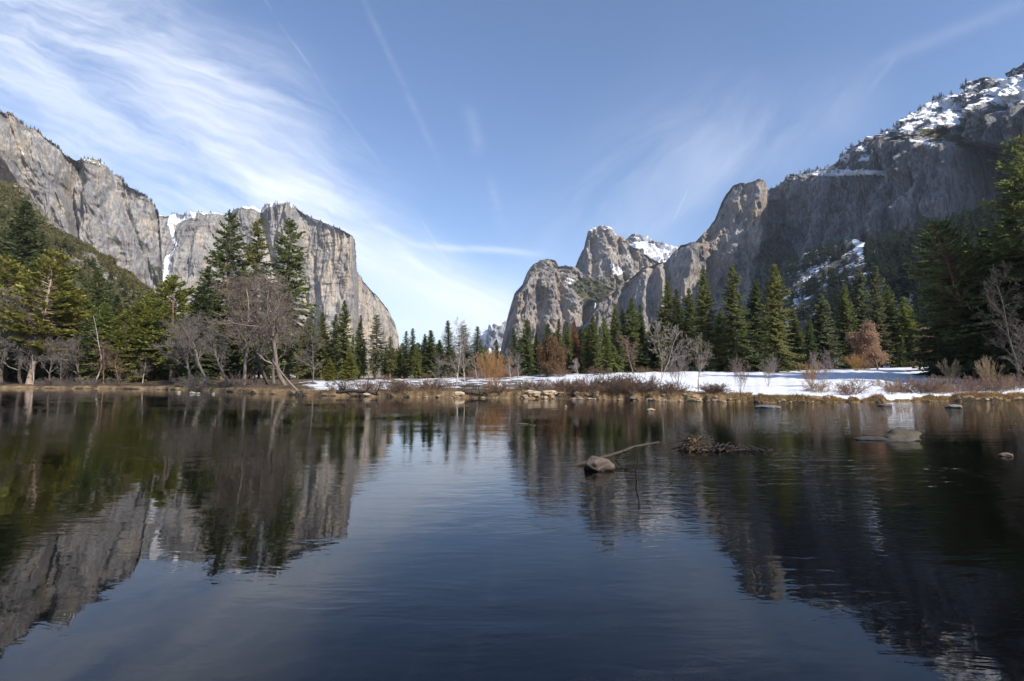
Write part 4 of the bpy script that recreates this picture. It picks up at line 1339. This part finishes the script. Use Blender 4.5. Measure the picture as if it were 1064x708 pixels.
bare('alder', 1, 247, 270, 254, 112, 'tallest bare tree with a pale straight stem on the point', (.19, .155, .13, 1), (.27, .22, .18, 1), 1.7)
bare('oak', 0, 250, 290, 279, 106, 'dark bare tree leaning steeply across the point', (.17, .135, .115, 1), (.08, .06, .05, 1), 1.0)
bare('oak', 1, 306, 284, 297, 104, 'wide bare oak with a rounded crown on the point', (.205, .165, .14, 1), (.20, .16, .13, 1), 1.2)
bare('oak', 0, 286, 310, 285, 112, 'bare oak half hidden between the leaning tree and the wide oak', (.2, .16, .14, 1), GB, 1.1)
bare('oak', 0, 232, 330, 236, 122, 'bushy bare tree left of the tallest bare tree on the point', wide=1.2)
bare('alder', 0, 328, 330, 325, 108, 'thin bare tree at the outer edge of the wide oak', wide=1.3)
# white stems behind the snowy bank
bare('alder', 0, 469, 330, 474, 84, 'white-stemmed slender bare tree, taller of the pair by the bank', (.30, .26, .23, 1), (.55, .50, .44, 1), .9)
bare('alder', 1, 486, 348, 483, 84, 'white-stemmed slender bare tree, shorter of the pair by the bank', (.28, .24, .21, 1), (.52, .47, .41, 1), 1.0)
bare('alder', 0, 530, 362, 530, 95, 'grey bare tree standing between the orange willow and the firs', (.26, .22, .20, 1), (.40, .36, .32, 1), 1.3)
bare('alder', 1, 540, 366, 538, 97, 'grey bare tree leaning beside its twin past the orange willow', (.26, .22, .20, 1), (.38, .34, .30, 1), 1.2)
bare('alder', 1, 455, 368, 456, 88, 'thin low bare tree before the ragged dark fir', (.28, .24, .21, 1), (.40, .36, .31, 1), 1.2)
bare('alder', 0, 498, 366, 497, 86, 'thin bare tree between the white stems and the orange willow', (.27, .21, .17, 1), (.38, .33, .28, 1), 1.2)
bare('leafy', 0, 562, 352, 560, 126, 'small tree with drooping brown withered leaves before the dark firs', (.20, .125, .07, 1), (.16, .12, .1, 1), 1.0, 'brown_leaved_tree')
bare('oak', 1, 602, 371, 602, 118, 'low whitish bare tree at the snow edge', (.34, .30, .27, 1), (.42, .38, .34, 1), 1.0)
bare('oak', 0, 657, 349, 658, 120, 'brown twiggy round tree at the dark forest edge', (.20, .13, .11, 1), (.17, .12, .1, 1), 1.0)
bare('vase', 0, 682, 330, 684, 62, 'white-barked forked bare tree standing on the bank', (.40, .35, .31, 1), (.46, .41, .36, 1), .85)
bare('vase', 1, 700, 357, 703, 64, 'low grey many-stemmed tree beside the white-barked forked tree', (.27, .23, .21, 1), (.3, .26, .23, 1), .9)
bare('vase', 0, 724, 346, 725, 62, 'grey feathery bare tree with a full twiggy crown on the bank', (.27, .23, .20, 1), (.30, .26, .22, 1), .95)
bare('vase', 1, 771, 366, 770, 53, 'low splayed bare tree with curved stems at the snow lip', (.25, .20, .18, 1), (.20, .16, .14, 1), .8)
bare('vase', 1, 800, 366, 797, 70, 'low twiggy tree behind the splayed bare tree', (.25, .21, .19, 1), (.26, .22, .2, 1), .8)
bare('vase', 1, 857, 360, 857, 66, 'mauve fan-shaped bare shrub tree in the snow', (.27, .21, .21, 1), (.30, .25, .24, 1), .75)
bare('leafy', 0, 914, 336, 913, 118, 'round oak holding withered pinkish-brown leaves', (.36, .235, .17, 1), (.14, .11, .09, 1), .95, 'brown_leaved_tree')
bare('leafy', 0, 955, 345, 956, 112, 'wide oak with brown withered leaves at the dark grove edge', (.33, .215, .155, 1), (.14, .11, .09, 1), 1.1, 'brown_leaved_tree')
bare('alder', 0, 1043, 268, 1062, 66, 'bare grey tree slanting in front of the dark grove', (.10, .085, .075, 1), (.13, .11, .095, 1), .8)
bare('alder', 1, 1060, 330, 1070, 62, 'low bare tree with white twigs at the frame edge', (.19, .16, .14, 1), (.2, .17, .15, 1), 1.1)

# orange willow
def twiggy(pr, px, Y, hgt, col, label, name='shrub', cat='shrub', group=None, wide=1.0, bark=None):
    x = at(px, 397, Y).x
    e = bpy.data.objects.new(name, None); COL.objects.link(e)
    s = hgt / pr[2]
    e.location = (x, Y, gz1(x, Y)); e.scale = (s * wide, s * wide, s); e.rotation_euler = (0, 0, rnd.uniform(0, 6.28))
    tag(e, label, cat, group)
    a = link('stems', pr[0], parent=e); a.color = bark or col
    b = link('twigs', pr[1], parent=e); b.color = col
    return e


twiggy(WILLOW, 509, 76, 6.3, (.34, .20, .095, 1), 'tall orange willow fanning up from the bank', 'willow', 'willow', wide=.85)
twiggy(WILLOW, 516, 79, 5.2, (.36, .20, .09, 1), 'smaller tawny willow close behind the tall orange willow', 'willow', 'willow', wide=.8)
twiggy(WILLOW, 1026, 62, 4.4, (.36, .27, .17, 1), 'straw-coloured willow in front of the dark grove', 'willow', 'willow', wide=.6)
twiggy(WILLOW, 989, 74, 4.0, (.30, .22, .14, 1), 'tawny willow at the end of the sunlit snow', 'willow', 'willow', wide=.7)
twiggy(WILLOW, 842, 70, 3.6, (.30, .18, .09, 1), 'low orange willow in the snow beside the mauve fan-shaped tree', 'willow', 'willow', wide=.9)
twiggy(WILLOW, 890, 112, 4.0, (.30, .17, .06, 1), 'low orange willow under the small pointed fir', 'willow', 'willow', wide=1.3)

# shrubs on the bank
RED = [(.17, .105, .075, 1), (.15, .10, .075, 1), (.22, .155, .105, 1), (.13, .095, .075, 1)]
for k in range(62):
    px = rnd.uniform(345, 700)
    if 555 < px < 575 and rnd.random() < .6: continue
    Ys = float(np.interp(px, BANK[:, 0], _bY))
    Y = Ys + rnd.uniform(1.6, 7.5)
    big = 1.0 + .35 * (px > 590)
    twiggy(SHRUB[k % 3], px, Y, rnd.uniform(1.0, 1.9) * big, rnd.choice(RED), 'reddish-brown leafless shrub in the thicket along the snowy bank', group='shrubs of the bank thicket', wide=1.35)
for k in range(26):
    px = rnd.uniform(590, 745)
    Ys = float(np.interp(px, BANK[:, 0], _bY))
    twiggy(SHRUB[k % 3], px, Ys + rnd.uniform(1.5, 6), rnd.uniform(1.0, 1.5), rnd.choice([(.15, .10, .075, 1), (.12, .085, .065, 1), (.2, .13, .09, 1)]), 'dark brown matted shrub on the stony bank below the firs', group='matted shrubs on the stony bank', wide=1.6)
for k in range(34):
    px = rnd.choice([rnd.uniform(838, 930), rnd.uniform(930, 985), rnd.uniform(975, 1064), rnd.uniform(1000, 1064)])
    Ys = float(np.interp(px, BANK[:, 0], _bY))
    twiggy(SHRUB[k % 3], px, Ys + rnd.uniform(3.0, 9.0), rnd.uniform(1.0, 2.2), rnd.choice([(.26, .17, .125, 1), (.3, .215, .15, 1), (.2, .135, .11, 1), (.22, .15, .13, 1)]), 'leafless shrub in the snow above the straw-coloured bank edge', group='shrubs in the snow', wide=1.2)
for k in range(16):
    px = rnd.uniform(395, 700)
    Y = rnd.uniform(118, 130)
    twiggy(SHRUB[k % 3], px, Y, rnd.uniform(1.5, 3), rnd.choice([(.17, .10, .072, 1), (.19, .125, .09, 1)]), 'red-twigged shrub at the far edge of the snow, under the firs', group='red shrubs under the firs', wide=1.6)
for k in range(20):
    px = rnd.uniform(-5, 300)
    Ys = float(np.interp(px, BANK[:, 0], _bY))
    twiggy(SHRUB[k % 3], px, Ys + rnd.uniform(2, 9), rnd.uniform(1.5, 3.8), rnd.choice([MV, GB, (.13, .10, .09, 1)]), 'grey leafless undergrowth shrub on the shaded forest bank', group='undergrowth shrubs on the forest bank', wide=1.2)


# ------------------------------------------------------------------ far wood, ridge trees and slope brush (uncountable)
def mini_conifer(seed, n=46, layers=True):
    """a small far-off conifer of unit height made of boughs"""
    rg = np.random.default_rng(seed)
    u = (np.arange(n) + rg.uniform(0, 1, n)) / n
    az = rg.uniform(0, 2 * pi, n)
    r = .20 * (1 - u) ** .85 * rg.uniform(.7, 1.25, n) + .012
    B = np.stack([0 * u, 0 * u, .06 + .93 * u + .04], -1)
    D = np.stack([np.cos(az), np.sin(az), -.45 + .9 * u ** 2 + rg.normal(0, .12, n)], -1)
    D = unit(D)
    S = unit(np.cross(D, np.array([[0, 0, 1.0]])))
    roll = rg.normal(0, .4, n)
    S = S * np.cos(roll)[:, None] + np.cross(S, D) * np.sin(roll)[:, None]
    V, Fc = kites(B, D, S, r * 1.15, .055 * (1 - u) ** .5 + .012, .4)
    tv, tf = limb([(0, 0, -.06), (0, 0, .5), (0, 0, 1.0)], [.014, .01, .002], 4)
    return join([(V, Fc), (tv, tf)])


MINI = [mini_conifer(s) for s in range(301, 307)]


def scatter(name, P, Hs, col, wide=1.0, label=None):
    parts = []
    rg = np.random.default_rng(len(P))
    for i, (p, h) in enumerate(zip(P, Hs)):
        v, f = MINI[i % len(MINI)]
        a = rg.uniform(0, 2 * pi)
        c, s = math.cos(a), math.sin(a)
        q = np.stack([(v[:, 0] * c - v[:, 1] * s) * h * wide, (v[:, 0] * s + v[:, 1] * c) * h * wide, v[:, 2] * h], -1) + np.asarray(p)
        parts.append((q, f))
    V, Fs = join(parts)
    o = link(name, mesh(name, V, Fs), M_FOL)
    o.color = (*col, 1)
    tag(o, label, None, None, 'stuff')
    return o


rg = np.random.default_rng(77)


def ridge_pts(key, n, i0, i1, jitter=2):
    A, nf = TOPS[key]
    nu = A.shape[0]
    P = []
    for _ in range(n):
        i = int(rg.uniform(i0, i1) * (nu - 1)); j = nf - 1 + rg.integers(-1, jitter + 1)
        j = min(j, A.shape[1] - 1)
        P.append(A[i, j] - np.array([0, 0, 1.0]))
    return P


scatter('ridge_forest', ridge_pts('wall', 210, .02, .62, 3), rg.uniform(7, 20, 210), (.035, .045, .03), 1.25, 'small dark conifers along the snowy rim of the shaded wall')
scatter('ridge_forest', ridge_pts('left', 240, .1, .75, 2), rg.uniform(6, 13, 240), (.05, .058, .035), 1.4, 'tiny conifers along the rim of the nearer grey wall')
scatter('ridge_forest', ridge_pts('cap', 150, .05, .72, 3), rg.uniform(7, 15, 150), (.05, .055, .04), 1.5, 'tiny conifers along the rim of the pale wall')
# snowfield trees on the wall
A, nf = TOPS['wall']
P = []
while len(P) < 170:
    i = int(rg.uniform(.04, .62) * (A.shape[0] - 1)); j = int(rg.uniform(172, nf - 1))
    P.append(A[i, j] - np.array([0, 0, 1.0]))
scatter('ledge_forest', P, rg.uniform(6, 16, len(P)), (.032, .042, .028), 1.3, 'dark conifers dotted over the snowfield and ledges')
# wooded talus
P, Hs = [], []
for _ in range(2800):
    i = int(rg.uniform(0.02, .8) * (jA.shape[0] - 1)); j = int(rg.uniform(0, 1) ** .8 * (jnf - 1))
    p = jA[i, j]
    px = CX + F * p[0] / p[1]
    py = HORIZON - F * (p[2] - CAMZ) / p[1]
    if 884 < px < 904 and py < 294: continue
    if vnoise(np.array([p[0] / 60]), np.array([p[1] / 60]), np.array([.5]), 9)[0] < (-.2 if px < 905 else -.4) and px < 955: continue
    P.append(p - np.array([0, 0, 1.0])); Hs.append(rg.uniform(13, 30))
scatter('talus_forest', P, Hs, (.036, .050, .034), 1.4, 'dark shaded wood on the snowy talus under the wall')
# brush on the left slope
P, Hs = [], []
B_, D_, S_, L_, W_ = [], [], [], [], []
for _ in range(12500):
    i = int(rg.uniform(0, 1) * (hA.shape[0] - 1)); j = int(rg.uniform(0, 1) * (hnf - 1))
    p = hA[i, j]
    px = CX + F * p[0] / p[1]; py = HORIZON - F * (p[2] - CAMZ) / p[1]
    if px > 255: continue
    q = np.array([[px]]), np.array([[py]])
    if dseg(*q, [(112, 305), (128, 314), (145, 321), (165, 328)])[0, 0] < 4 or dseg(*q, [(62, 282), (75, 290), (82, 298)])[0, 0] < 5 or dseg(*q, [(92, 276), (104, 290)])[0, 0] < 4: continue
    if ptin(*q, [(14, 185), (30, 195), (52, 225), (70, 238), (62, 244), (38, 228), (14, 208)])[0, 0] and rg.uniform() < .75: continue
    m = 14
    r = rg.uniform(.8, 2.4)
    d = unit(rg.normal(0, 1, (m, 3)) + np.array([0, 0, .5]))
    B_.append(p + d * r * .35); D_.append(d); S_.append(unit(np.cross(d, rg.normal(0, 1, (m, 3))))); L_.append(r * rg.uniform(.5, 1.1, m)); W_.append(r * .28 * rg.uniform(.6, 1.3, m))
V, Fc = kites(np.concatenate(B_), np.concatenate(D_), np.concatenate(S_), np.concatenate(L_), np.concatenate(W_), .3)
o = link('hillside_brush', mesh('hillside_brush', V, Fc), M_FOL); o.color = (.135, .118, .046, 1)
tag(o, 'olive and brown brush covering the steep slope under the grey wall', None, None, 'stuff')
P, Hs = [], []
for _ in range(640):
    i = int(rg.uniform(.02, .95) * (hA.shape[0] - 1)); j = int(rg.uniform(.0, .75) * (hnf - 1))
    P.append(hA[i, j] - np.array([0, 0, 1])); Hs.append(rg.uniform(3.5, 12))
scatter('hillside_conifers', P[::2], Hs[::2], (.085, .105, .05), 1.7, 'dark small conifers scattered over the brushy slope')
scatter('hillside_conifers', P[1::2], Hs[1::2], (.12, .122, .048), 1.7, 'small conifers scattered over the brushy slope')

# ------------------------------------------------------------------ dry grass along the bank
def build_grass():
    n = 17000
    px = rg.choice([0, 1], n, p=[.5, .5])
    px = np.where(px == 0, rg.uniform(240, 800, n), rg.uniform(760, 1075, n))
    Ys = np.interp(px, BANK[:, 0], _bY)
    Y = Ys + np.where(px < 780, rg.gamma(2.0, 1.3, n), rg.uniform(.0, 1.0, n)) + .1
    X = np.array([pdir(p, 397)[0] for p in px]) * Y
    Z = ground(X, Y)
    ok = Z > 0.02
    X, Y, Z = X[ok], Y[ok], Z[ok]; n = len(X)
    B = np.stack([X, Y, Z - .03], -1)
    D = unit(np.stack([rg.normal(0, .55, n), rg.normal(-.25, .45, n), np.ones(n) * .8], -1))
    S = unit(np.cross(D, rg.normal(0, 1, (n, 3))))
    V, Fc = kites(B, D, S, rg.uniform(.18, .48, n), rg.uniform(.012, .03, n), 0)
    o = link('dry_grass', mesh('dry_grass', V, Fc), M_FOL); o.color = (.30, .205, .105, 1)
    tag(o, 'straw-coloured dry grass edging the far bank', None, None, 'stuff')


build_grass()


# ------------------------------------------------------------------ stones
def rock_mesh(seed, flat=.7, sub=4, rough=.28):
    bm = bmesh.new()
    bmesh.ops.create_icosphere(bm, subdivisions=sub, radius=1)
    V = np.array([v.co[:] for v in bm.verts])
    Fc = np.array([[v.index for v in f.verts] for f in bm.faces])
    bm.free()
    n = 1 + rough * fbm(V[:, 0] * 1.1 + seed * 7, V[:, 1] * 1.1, V[:, 2] * 1.1, 4, seed, .45)
    rgs = np.random.default_rng(seed)
    for _ in range(5):                     # a few flattened faces
        d = unit(rgs.normal(0, 1, (1, 3)))[0]; t = V @ d
        n = np.where(t * n > .78, .78 / np.maximum(t, .05), n)
    V = V * n[:, None]
    V[:, 2] *= flat
    return mesh('rock', V, Fc, True)


ROCKS = [rock_mesh(s, .62 + .06 * (s % 3)) for s in range(1, 7)]
for r_ in ROCKS: r_.materials.append(M_STONE)


def rock(v, x, y, sx, sy, sz, col, label, z=None, group=None, rz=None, cat='rock'):
    o = link('rock', ROCKS[v])
    o.location = (x, y, gz1(x, y) if z is None else z); o.scale = (sx, sy, sz)
    o.rotation_euler = (0, 0, rnd.uniform(0, 6.28) if rz is None else rz)
    o.color = (*col, 1)
    tag(o, label, cat, group)
    return o


def wp(px, py):
    X, Z = pdir(px, py)
    Y = CAMZ / -Z
    return X * Y, Y


x, y = wp(621, 488); rock(0, x, y, .36, .32, .31, (.125, .095, .075), 'tan boulder leaning on the half-sunk log in mid river', .10, rz=.4)
x, y = wp(936, 457); rock(1, x, y, .74, .5, .40, (.085, .072, .052), 'low grey boulder with a mossy tan top, upstream of the straight current line', .02, rz=.1)
x, y = wp(908, 457); rock(4, x, y, .62, .4, .16, (.07, .06, .05), 'dark wet slab barely above water beside the mossy-topped boulder', .0, rz=.0)
x, y = wp(992, 424); rock(2, x, y, .72, .5, .38, (.20, .19, .17), 'dark rounded boulder in the river close to the snowy bank', .05)
x, y = wp(918, 422); rock(3, x, y, .55, .5, .26, (.12, .10, .09), 'small dark wet stone in the river near the bank, below the shrubs', .02)
x, y = wp(797, 424); rock(5, x, y, .85, .5, .36, (.17, .165, .16), 'flat grey stone in the river below the splayed bare tree', .02)
x, y = wp(676, 427); rock(2, x, y, .38, .3, .26, (.42, .30, .19), 'small tan stone alone in the open river', .03)
x, y = wp(1046, 474); rock(4, x, y, .20, .16, .10, (.24, .17, .11), 'little orange-tan stone at the end of the current line', .02)
x, y = wp(588, 423); rock(1, x, y, .13, .12, .12, (.38, .29, .19), 'tiny tan stone in the river off the stony bank', .02)
x, y = wp(543, 441); rock(3, x, y, .24, .2, .07, (.16, .13, .10), 'barely showing dark stone in the middle of the river', .01)
for (px, py, s) in ((186, 408.5, .8), (200, 409, 1.2), (206, 409.5, .8), (222, 409.5, .6)):
    x, y = wp(px, py); rock(rnd.randrange(6), x, y, s * .45, s * .4, s * .3, (.32, .29, .25), 'pale stone at the waterline under the dark forest gap', .08, 'pale stones under the forest gap')
for k in range(120):
    px = rnd.choice([rnd.uniform(400, 700), rnd.uniform(540, 620), rnd.uniform(610, 860), rnd.uniform(640, 1060)])
    Ys = float(np.interp(px, BANK[:, 0], _bY)) + rnd.uniform(-.5, 1.9)
    s = rnd.uniform(.08, .34) * (1.25 if 540 < px < 620 else 1)
    x = pdir(px, 397)[0] * Ys
    rock(k % 6, x, Ys, s * rnd.uniform(.9, 1.4), s, s * rnd.uniform(.7, 1), rnd.choice([(.36, .26, .165), (.30, .22, .145), (.22, .17, .13), (.42, .31, .19)]), 'tan stone in the line of stones edging the far bank', max(.0, gz1(x, Ys)) + s * .05, 'stones edging the far bank')
for (px, py, s) in ((558, 406, .75), (551, 408, .55), (571, 409, .7), (477, 407, .55), (566, 411, .5), (382, 411, .6)):
    Ys = float(np.interp(px, BANK[:, 0], _bY)) + 1.2
    x = pdir(px, 397)[0] * Ys
    rock(rnd.randrange(6), x, Ys, s * 1.2, s, s * .8, (.46, .36, .25), 'large sunlit tan boulder set in the bank below the snow', gz1(x, Ys) + .1, 'sunlit boulders in the bank')
# cobbles on the river bed by the camera
for k in range(60):
    x, y = wp(rnd.uniform(560, 860), rnd.uniform(655, 745))
    s = rnd.uniform(.09, .26)
    rock(k % 6, x * 1.15 + rnd.uniform(-.2, .2), y * 1.15 + rnd.uniform(-.1, .3), s, s * .85, s * .6, rnd.choice([(.34, .20, .12), (.28, .18, .12), (.38, .26, .16), (.2, .15, .11)]), 'rounded brown cobble on the shallow river bed close to the camera', None, 'cobbles on the river bed', cat='cobble')

# ------------------------------------------------------------------ driftwood, logs and sticks
def wood_mat():
    m, k, out = new_mat("weathered wood")
    oi = k.n('ShaderNodeObjectInfo')
    tc = k.n('ShaderNodeTexCoord').outputs['Object']
    n = k.noise(k.scale(tc, (8, 8, 8)), 1, 5, .65, .4)
    f = k.mapr(n, .3, .7, .55, 1.3, smooth=False)
    cc = k.n('ShaderNodeCombineXYZ')
    for i in range(3): k.put(cc.inputs[i], f)
    principled(k, out, k.mix(1.0, oi.outputs['Color'], cc.outputs[0], 'MULTIPLY'), .8, .2, bump(k, n, .5, .02))
    return m


M_WOOD = wood_mat()


def stick_obj(name, pts, r0, r1, col, label, sides=8, wob=.03, seed=0, cat='log', twigs=0):
    rgs = np.random.default_rng(seed)
    p = np.array(pts, float)
    n = 12
    s = np.linspace(0, len(p) - 1, n)
    q = np.stack([np.interp(s, np.arange(len(p)), p[:, i]) for i in range(3)], -1) + rgs.normal(0, wob, (n, 3)) * np.array([1, 1, .6])
    parts = [limb(q, np.linspace(r0, r1, n) * rgs.uniform(.85, 1.15, n), sides)]
    if twigs:
        S = []
        for _ in range(twigs):
            i = rgs.integers(2, n - 1); d = unit(rgs.normal(0, 1, (1, 3)) + np.array([[0, 0, .5]]))[0]
            L = rgs.uniform(3, 9) * r0
            S.append((q[i], q[i] + d * L, r1 * .6, r1 * .25))
        parts.append(tubes(S, 4))
    V, Fs = join(parts)
    o = link(name, mesh(name, V, Fs, True), M_WOOD)
    o.color = (*col, 1)
    tag(o, label, cat)
    return o


def w3(px, py, z=0.0):
    x, y = wp(px, py)
    return (x, y, z)


def lift(px, py, Y):
    p = at(px, py, Y); return (p.x, p.y, p.z)


# half-sunk log behind the boulder
yb = wp(621, 488)[1]
stick_obj('sunken_log', [lift(556, 487, yb + .5), lift(590, 485.5, yb + .55), lift(628, 475, yb + .75), lift(660, 464.5, yb + 1.6), lift(684, 460, yb + 2.6)], .045, .03, (.06, .047, .036), 'long half-sunk log slanting out of the water behind the tan boulder', wob=.012, seed=3, twigs=10)
ys = wp(661, 499)[1]
stick_obj('upright_stick', [lift(661.5, 501, ys), lift(660.5, 492, ys), lift(663, 478, ys), lift(662.5, 464, ys)], .016, .008, (.022, .018, .016), 'thin dark stick standing upright out of the river', wob=.006, seed=5, cat='stick')


def driftwood():
    e = bpy.data.objects.new('driftwood_pile', None); COL.objects.link(e)
    x0, y0 = wp(722, 468)
    e.location = (x0, y0, 0)
    e.scale = (1, 1, 1.35)
    tag(e, 'tangled pile of driftwood and straw caught in mid river', 'driftwood')
    rgs = np.random.default_rng(12)

    def heap(n, reach, high, r, Lr, dx=0, bend=.08, el=(0, .5)):
        parts = []
        for _ in range(n):
            L = rgs.uniform(*Lr)
            c = np.array([dx + rgs.normal(0, reach), rgs.normal(0, .16), 0.0])
            c[2] = high * rgs.uniform(0, 1) * math.exp(-((c[0] - dx) / (reach * 1.3)) ** 2)
            a = rgs.choice([0, pi]) + rgs.normal(0, .8); e_ = rgs.uniform(*el)
            d = np.array([math.cos(a) * math.cos(e_), math.sin(a) * math.cos(e_), math.sin(e_)])
            k = np.linspace(-.5, .5, 6)
            p = c + d * (k * L)[:, None] + np.cumsum(rgs.normal(0, bend * L / 3, (6, 3)), 0)
            p[:, 2] = np.maximum(p[:, 2], -.06)
            parts.append(limb(p, np.linspace(r, r * .45, 6) * rgs.uniform(.5, 1.4), 5))
        return join(parts)
    V, Fs = heap(60, .26, .26, .012, (.35, 1.0), 0, .10, (-.1, .75)); o = link('sticks', mesh('sticks', V, Fs, True), M_WOOD, e); o.color = (.05, .04, .032, 1)
    V, Fs = heap(170, .12, .24, .006, (.2, .5), .02, .16, (-.5, .6)); o = link('straw', mesh('straw', V, Fs, True), M_WOOD, e); o.color = (.30, .20, .11, 1)
    V, Fs = heap(150, .46, .09, .014, (.2, .6), .85, .10, (-.1, .3)); o = link('debris_mat', mesh('debris_mat', V, Fs, True), M_WOOD, e); o.color = (.04, .032, .028, 1)


driftwood()


# fallen tree with its root plate on the point
def fallen_tree():
    e = bpy.data.objects.new('fallen_tree', None); COL.objects.link(e)
    x, Y = pdir(311, 397)[0] * 73, 73.0
    e.location = (x, Y, 0)
    tag(e, 'fallen pale trunk with an upturned dark root plate at the waterline', 'tree')
    top = np.array(lift(283, 374, 75)) - np.array([x, Y, 0])
    pts = [np.array([0.2, 0, .35]) * (1 - f) + top * f + np.array([0, 0, -.25 * math.sin(f * pi)]) for f in np.linspace(0, 1, 9)]
    V, Fs = limb(pts, np.linspace(.15, .04, 9), 8)
    rgs = np.random.default_rng(8)
    S = []
    for i in range(16):
        j = rgs.integers(3, 8); d = unit(rgs.normal(0, 1, (1, 3)) + np.array([[-.3, 0, .6]]))[0]
        S.append((pts[j], pts[j] + d * rgs.uniform(.6, 1.8), .035, .012))
    V, Fs = join([(V, Fs), tubes(S, 4)])
    o = link('trunk', mesh('fallen_trunk', V, Fs, True), M_WOOD, e); o.color = (.24, .20, .165, 1)
    parts = []
    for i in range(26):
        a = rgs.uniform(0, 2 * pi); L = rgs.uniform(.5, 1.1)
        d = np.array([math.cos(a) * .9, rgs.normal(0, .35), math.sin(a) * .75])
        p = [np.array([.25, 0, .30]) + d * L * k + rgs.normal(0, .05, 3) for k in np.linspace(0, 1, 5)]
        parts.append(limb(p, np.linspace(.10, .025, 5), 5))
    V, Fs = join(parts)
    o = link('roots', mesh('roots', V, Fs, True), M_WOOD, e); o.color = (.07, .055, .045, 1)


fallen_tree()
stick_obj('bank_log', [lift(350, 407, 70.5), lift(365, 406.5, 70), lift(383, 407.5, 69), lift(394, 410, 68.3)], .28, .16, (.06, .05, .045), 'dark drift log lying along the snowy bank edge', wob=.06, seed=9, twigs=14)
stick_obj('bank_log', [lift(476, 406, 66.5), lift(490, 408, 66), lift(503, 411.5, 64.8)], .20, .10, (.07, .06, .05), 'dark log slanting down the bank below the white-stemmed trees', wob=.05, seed=10, twigs=10)


# ------------------------------------------------------------------ the thin waterfall
def waterfall():
    rgs = np.random.default_rng(4)
    n = 26
    f = np.linspace(0, 1, n)
    Y = 2560.0
    top, bot = at(618.6, 315, Y), at(615.8, 335, Y)
    p = np.array([(top.x + (bot.x - top.x) * t + rgs.normal(0, .5), Y - 6 * t ** .5 * 3, top.z + (bot.z - top.z) * t) for t in f])
    V, Fs = limb(p, 2.0 + 3.4 * f, 8)
    m, k, out = new_mat("falling water")
    pos = k.n('ShaderNodeNewGeometry').outputs['Position']
    nn = k.noise(k.scale(pos, (.5, .5, .05)), 1, 4, .6)
    principled(k, out, k.mix(nn, (.55, .57, .60), (.85, .87, .9)), .5, .3)
    tag(link('waterfall', mesh('waterfall', V, Fs, True), m), kind='structure')


waterfall()


# ------------------------------------------------------------------ air
def haze():
    bm = bmesh.new()
    bmesh.ops.create_cube(bm, size=1)
    me = bpy.data.meshes.new('haze'); bm.to_mesh(me); bm.free()
    o = link('haze', me)
    o.scale = (22000, 22000, 1500); o.location = (0, 7000, 1500 / 2 - 5)
    m, k, out = new_mat("thin valley haze")
    v = k.n('ShaderNodeVolumePrincipled')
    v.inputs['Color'].default_value = (.72, .82, 1.0, 1)
    v.inputs['Density'].default_value = 3.0e-5
    k.t.links.new(v.outputs[0], out.inputs['Volume'])
    me.materials.append(m)
    tag(o, kind='stuff')


USE_HAZE = True
if USE_HAZE: haze()
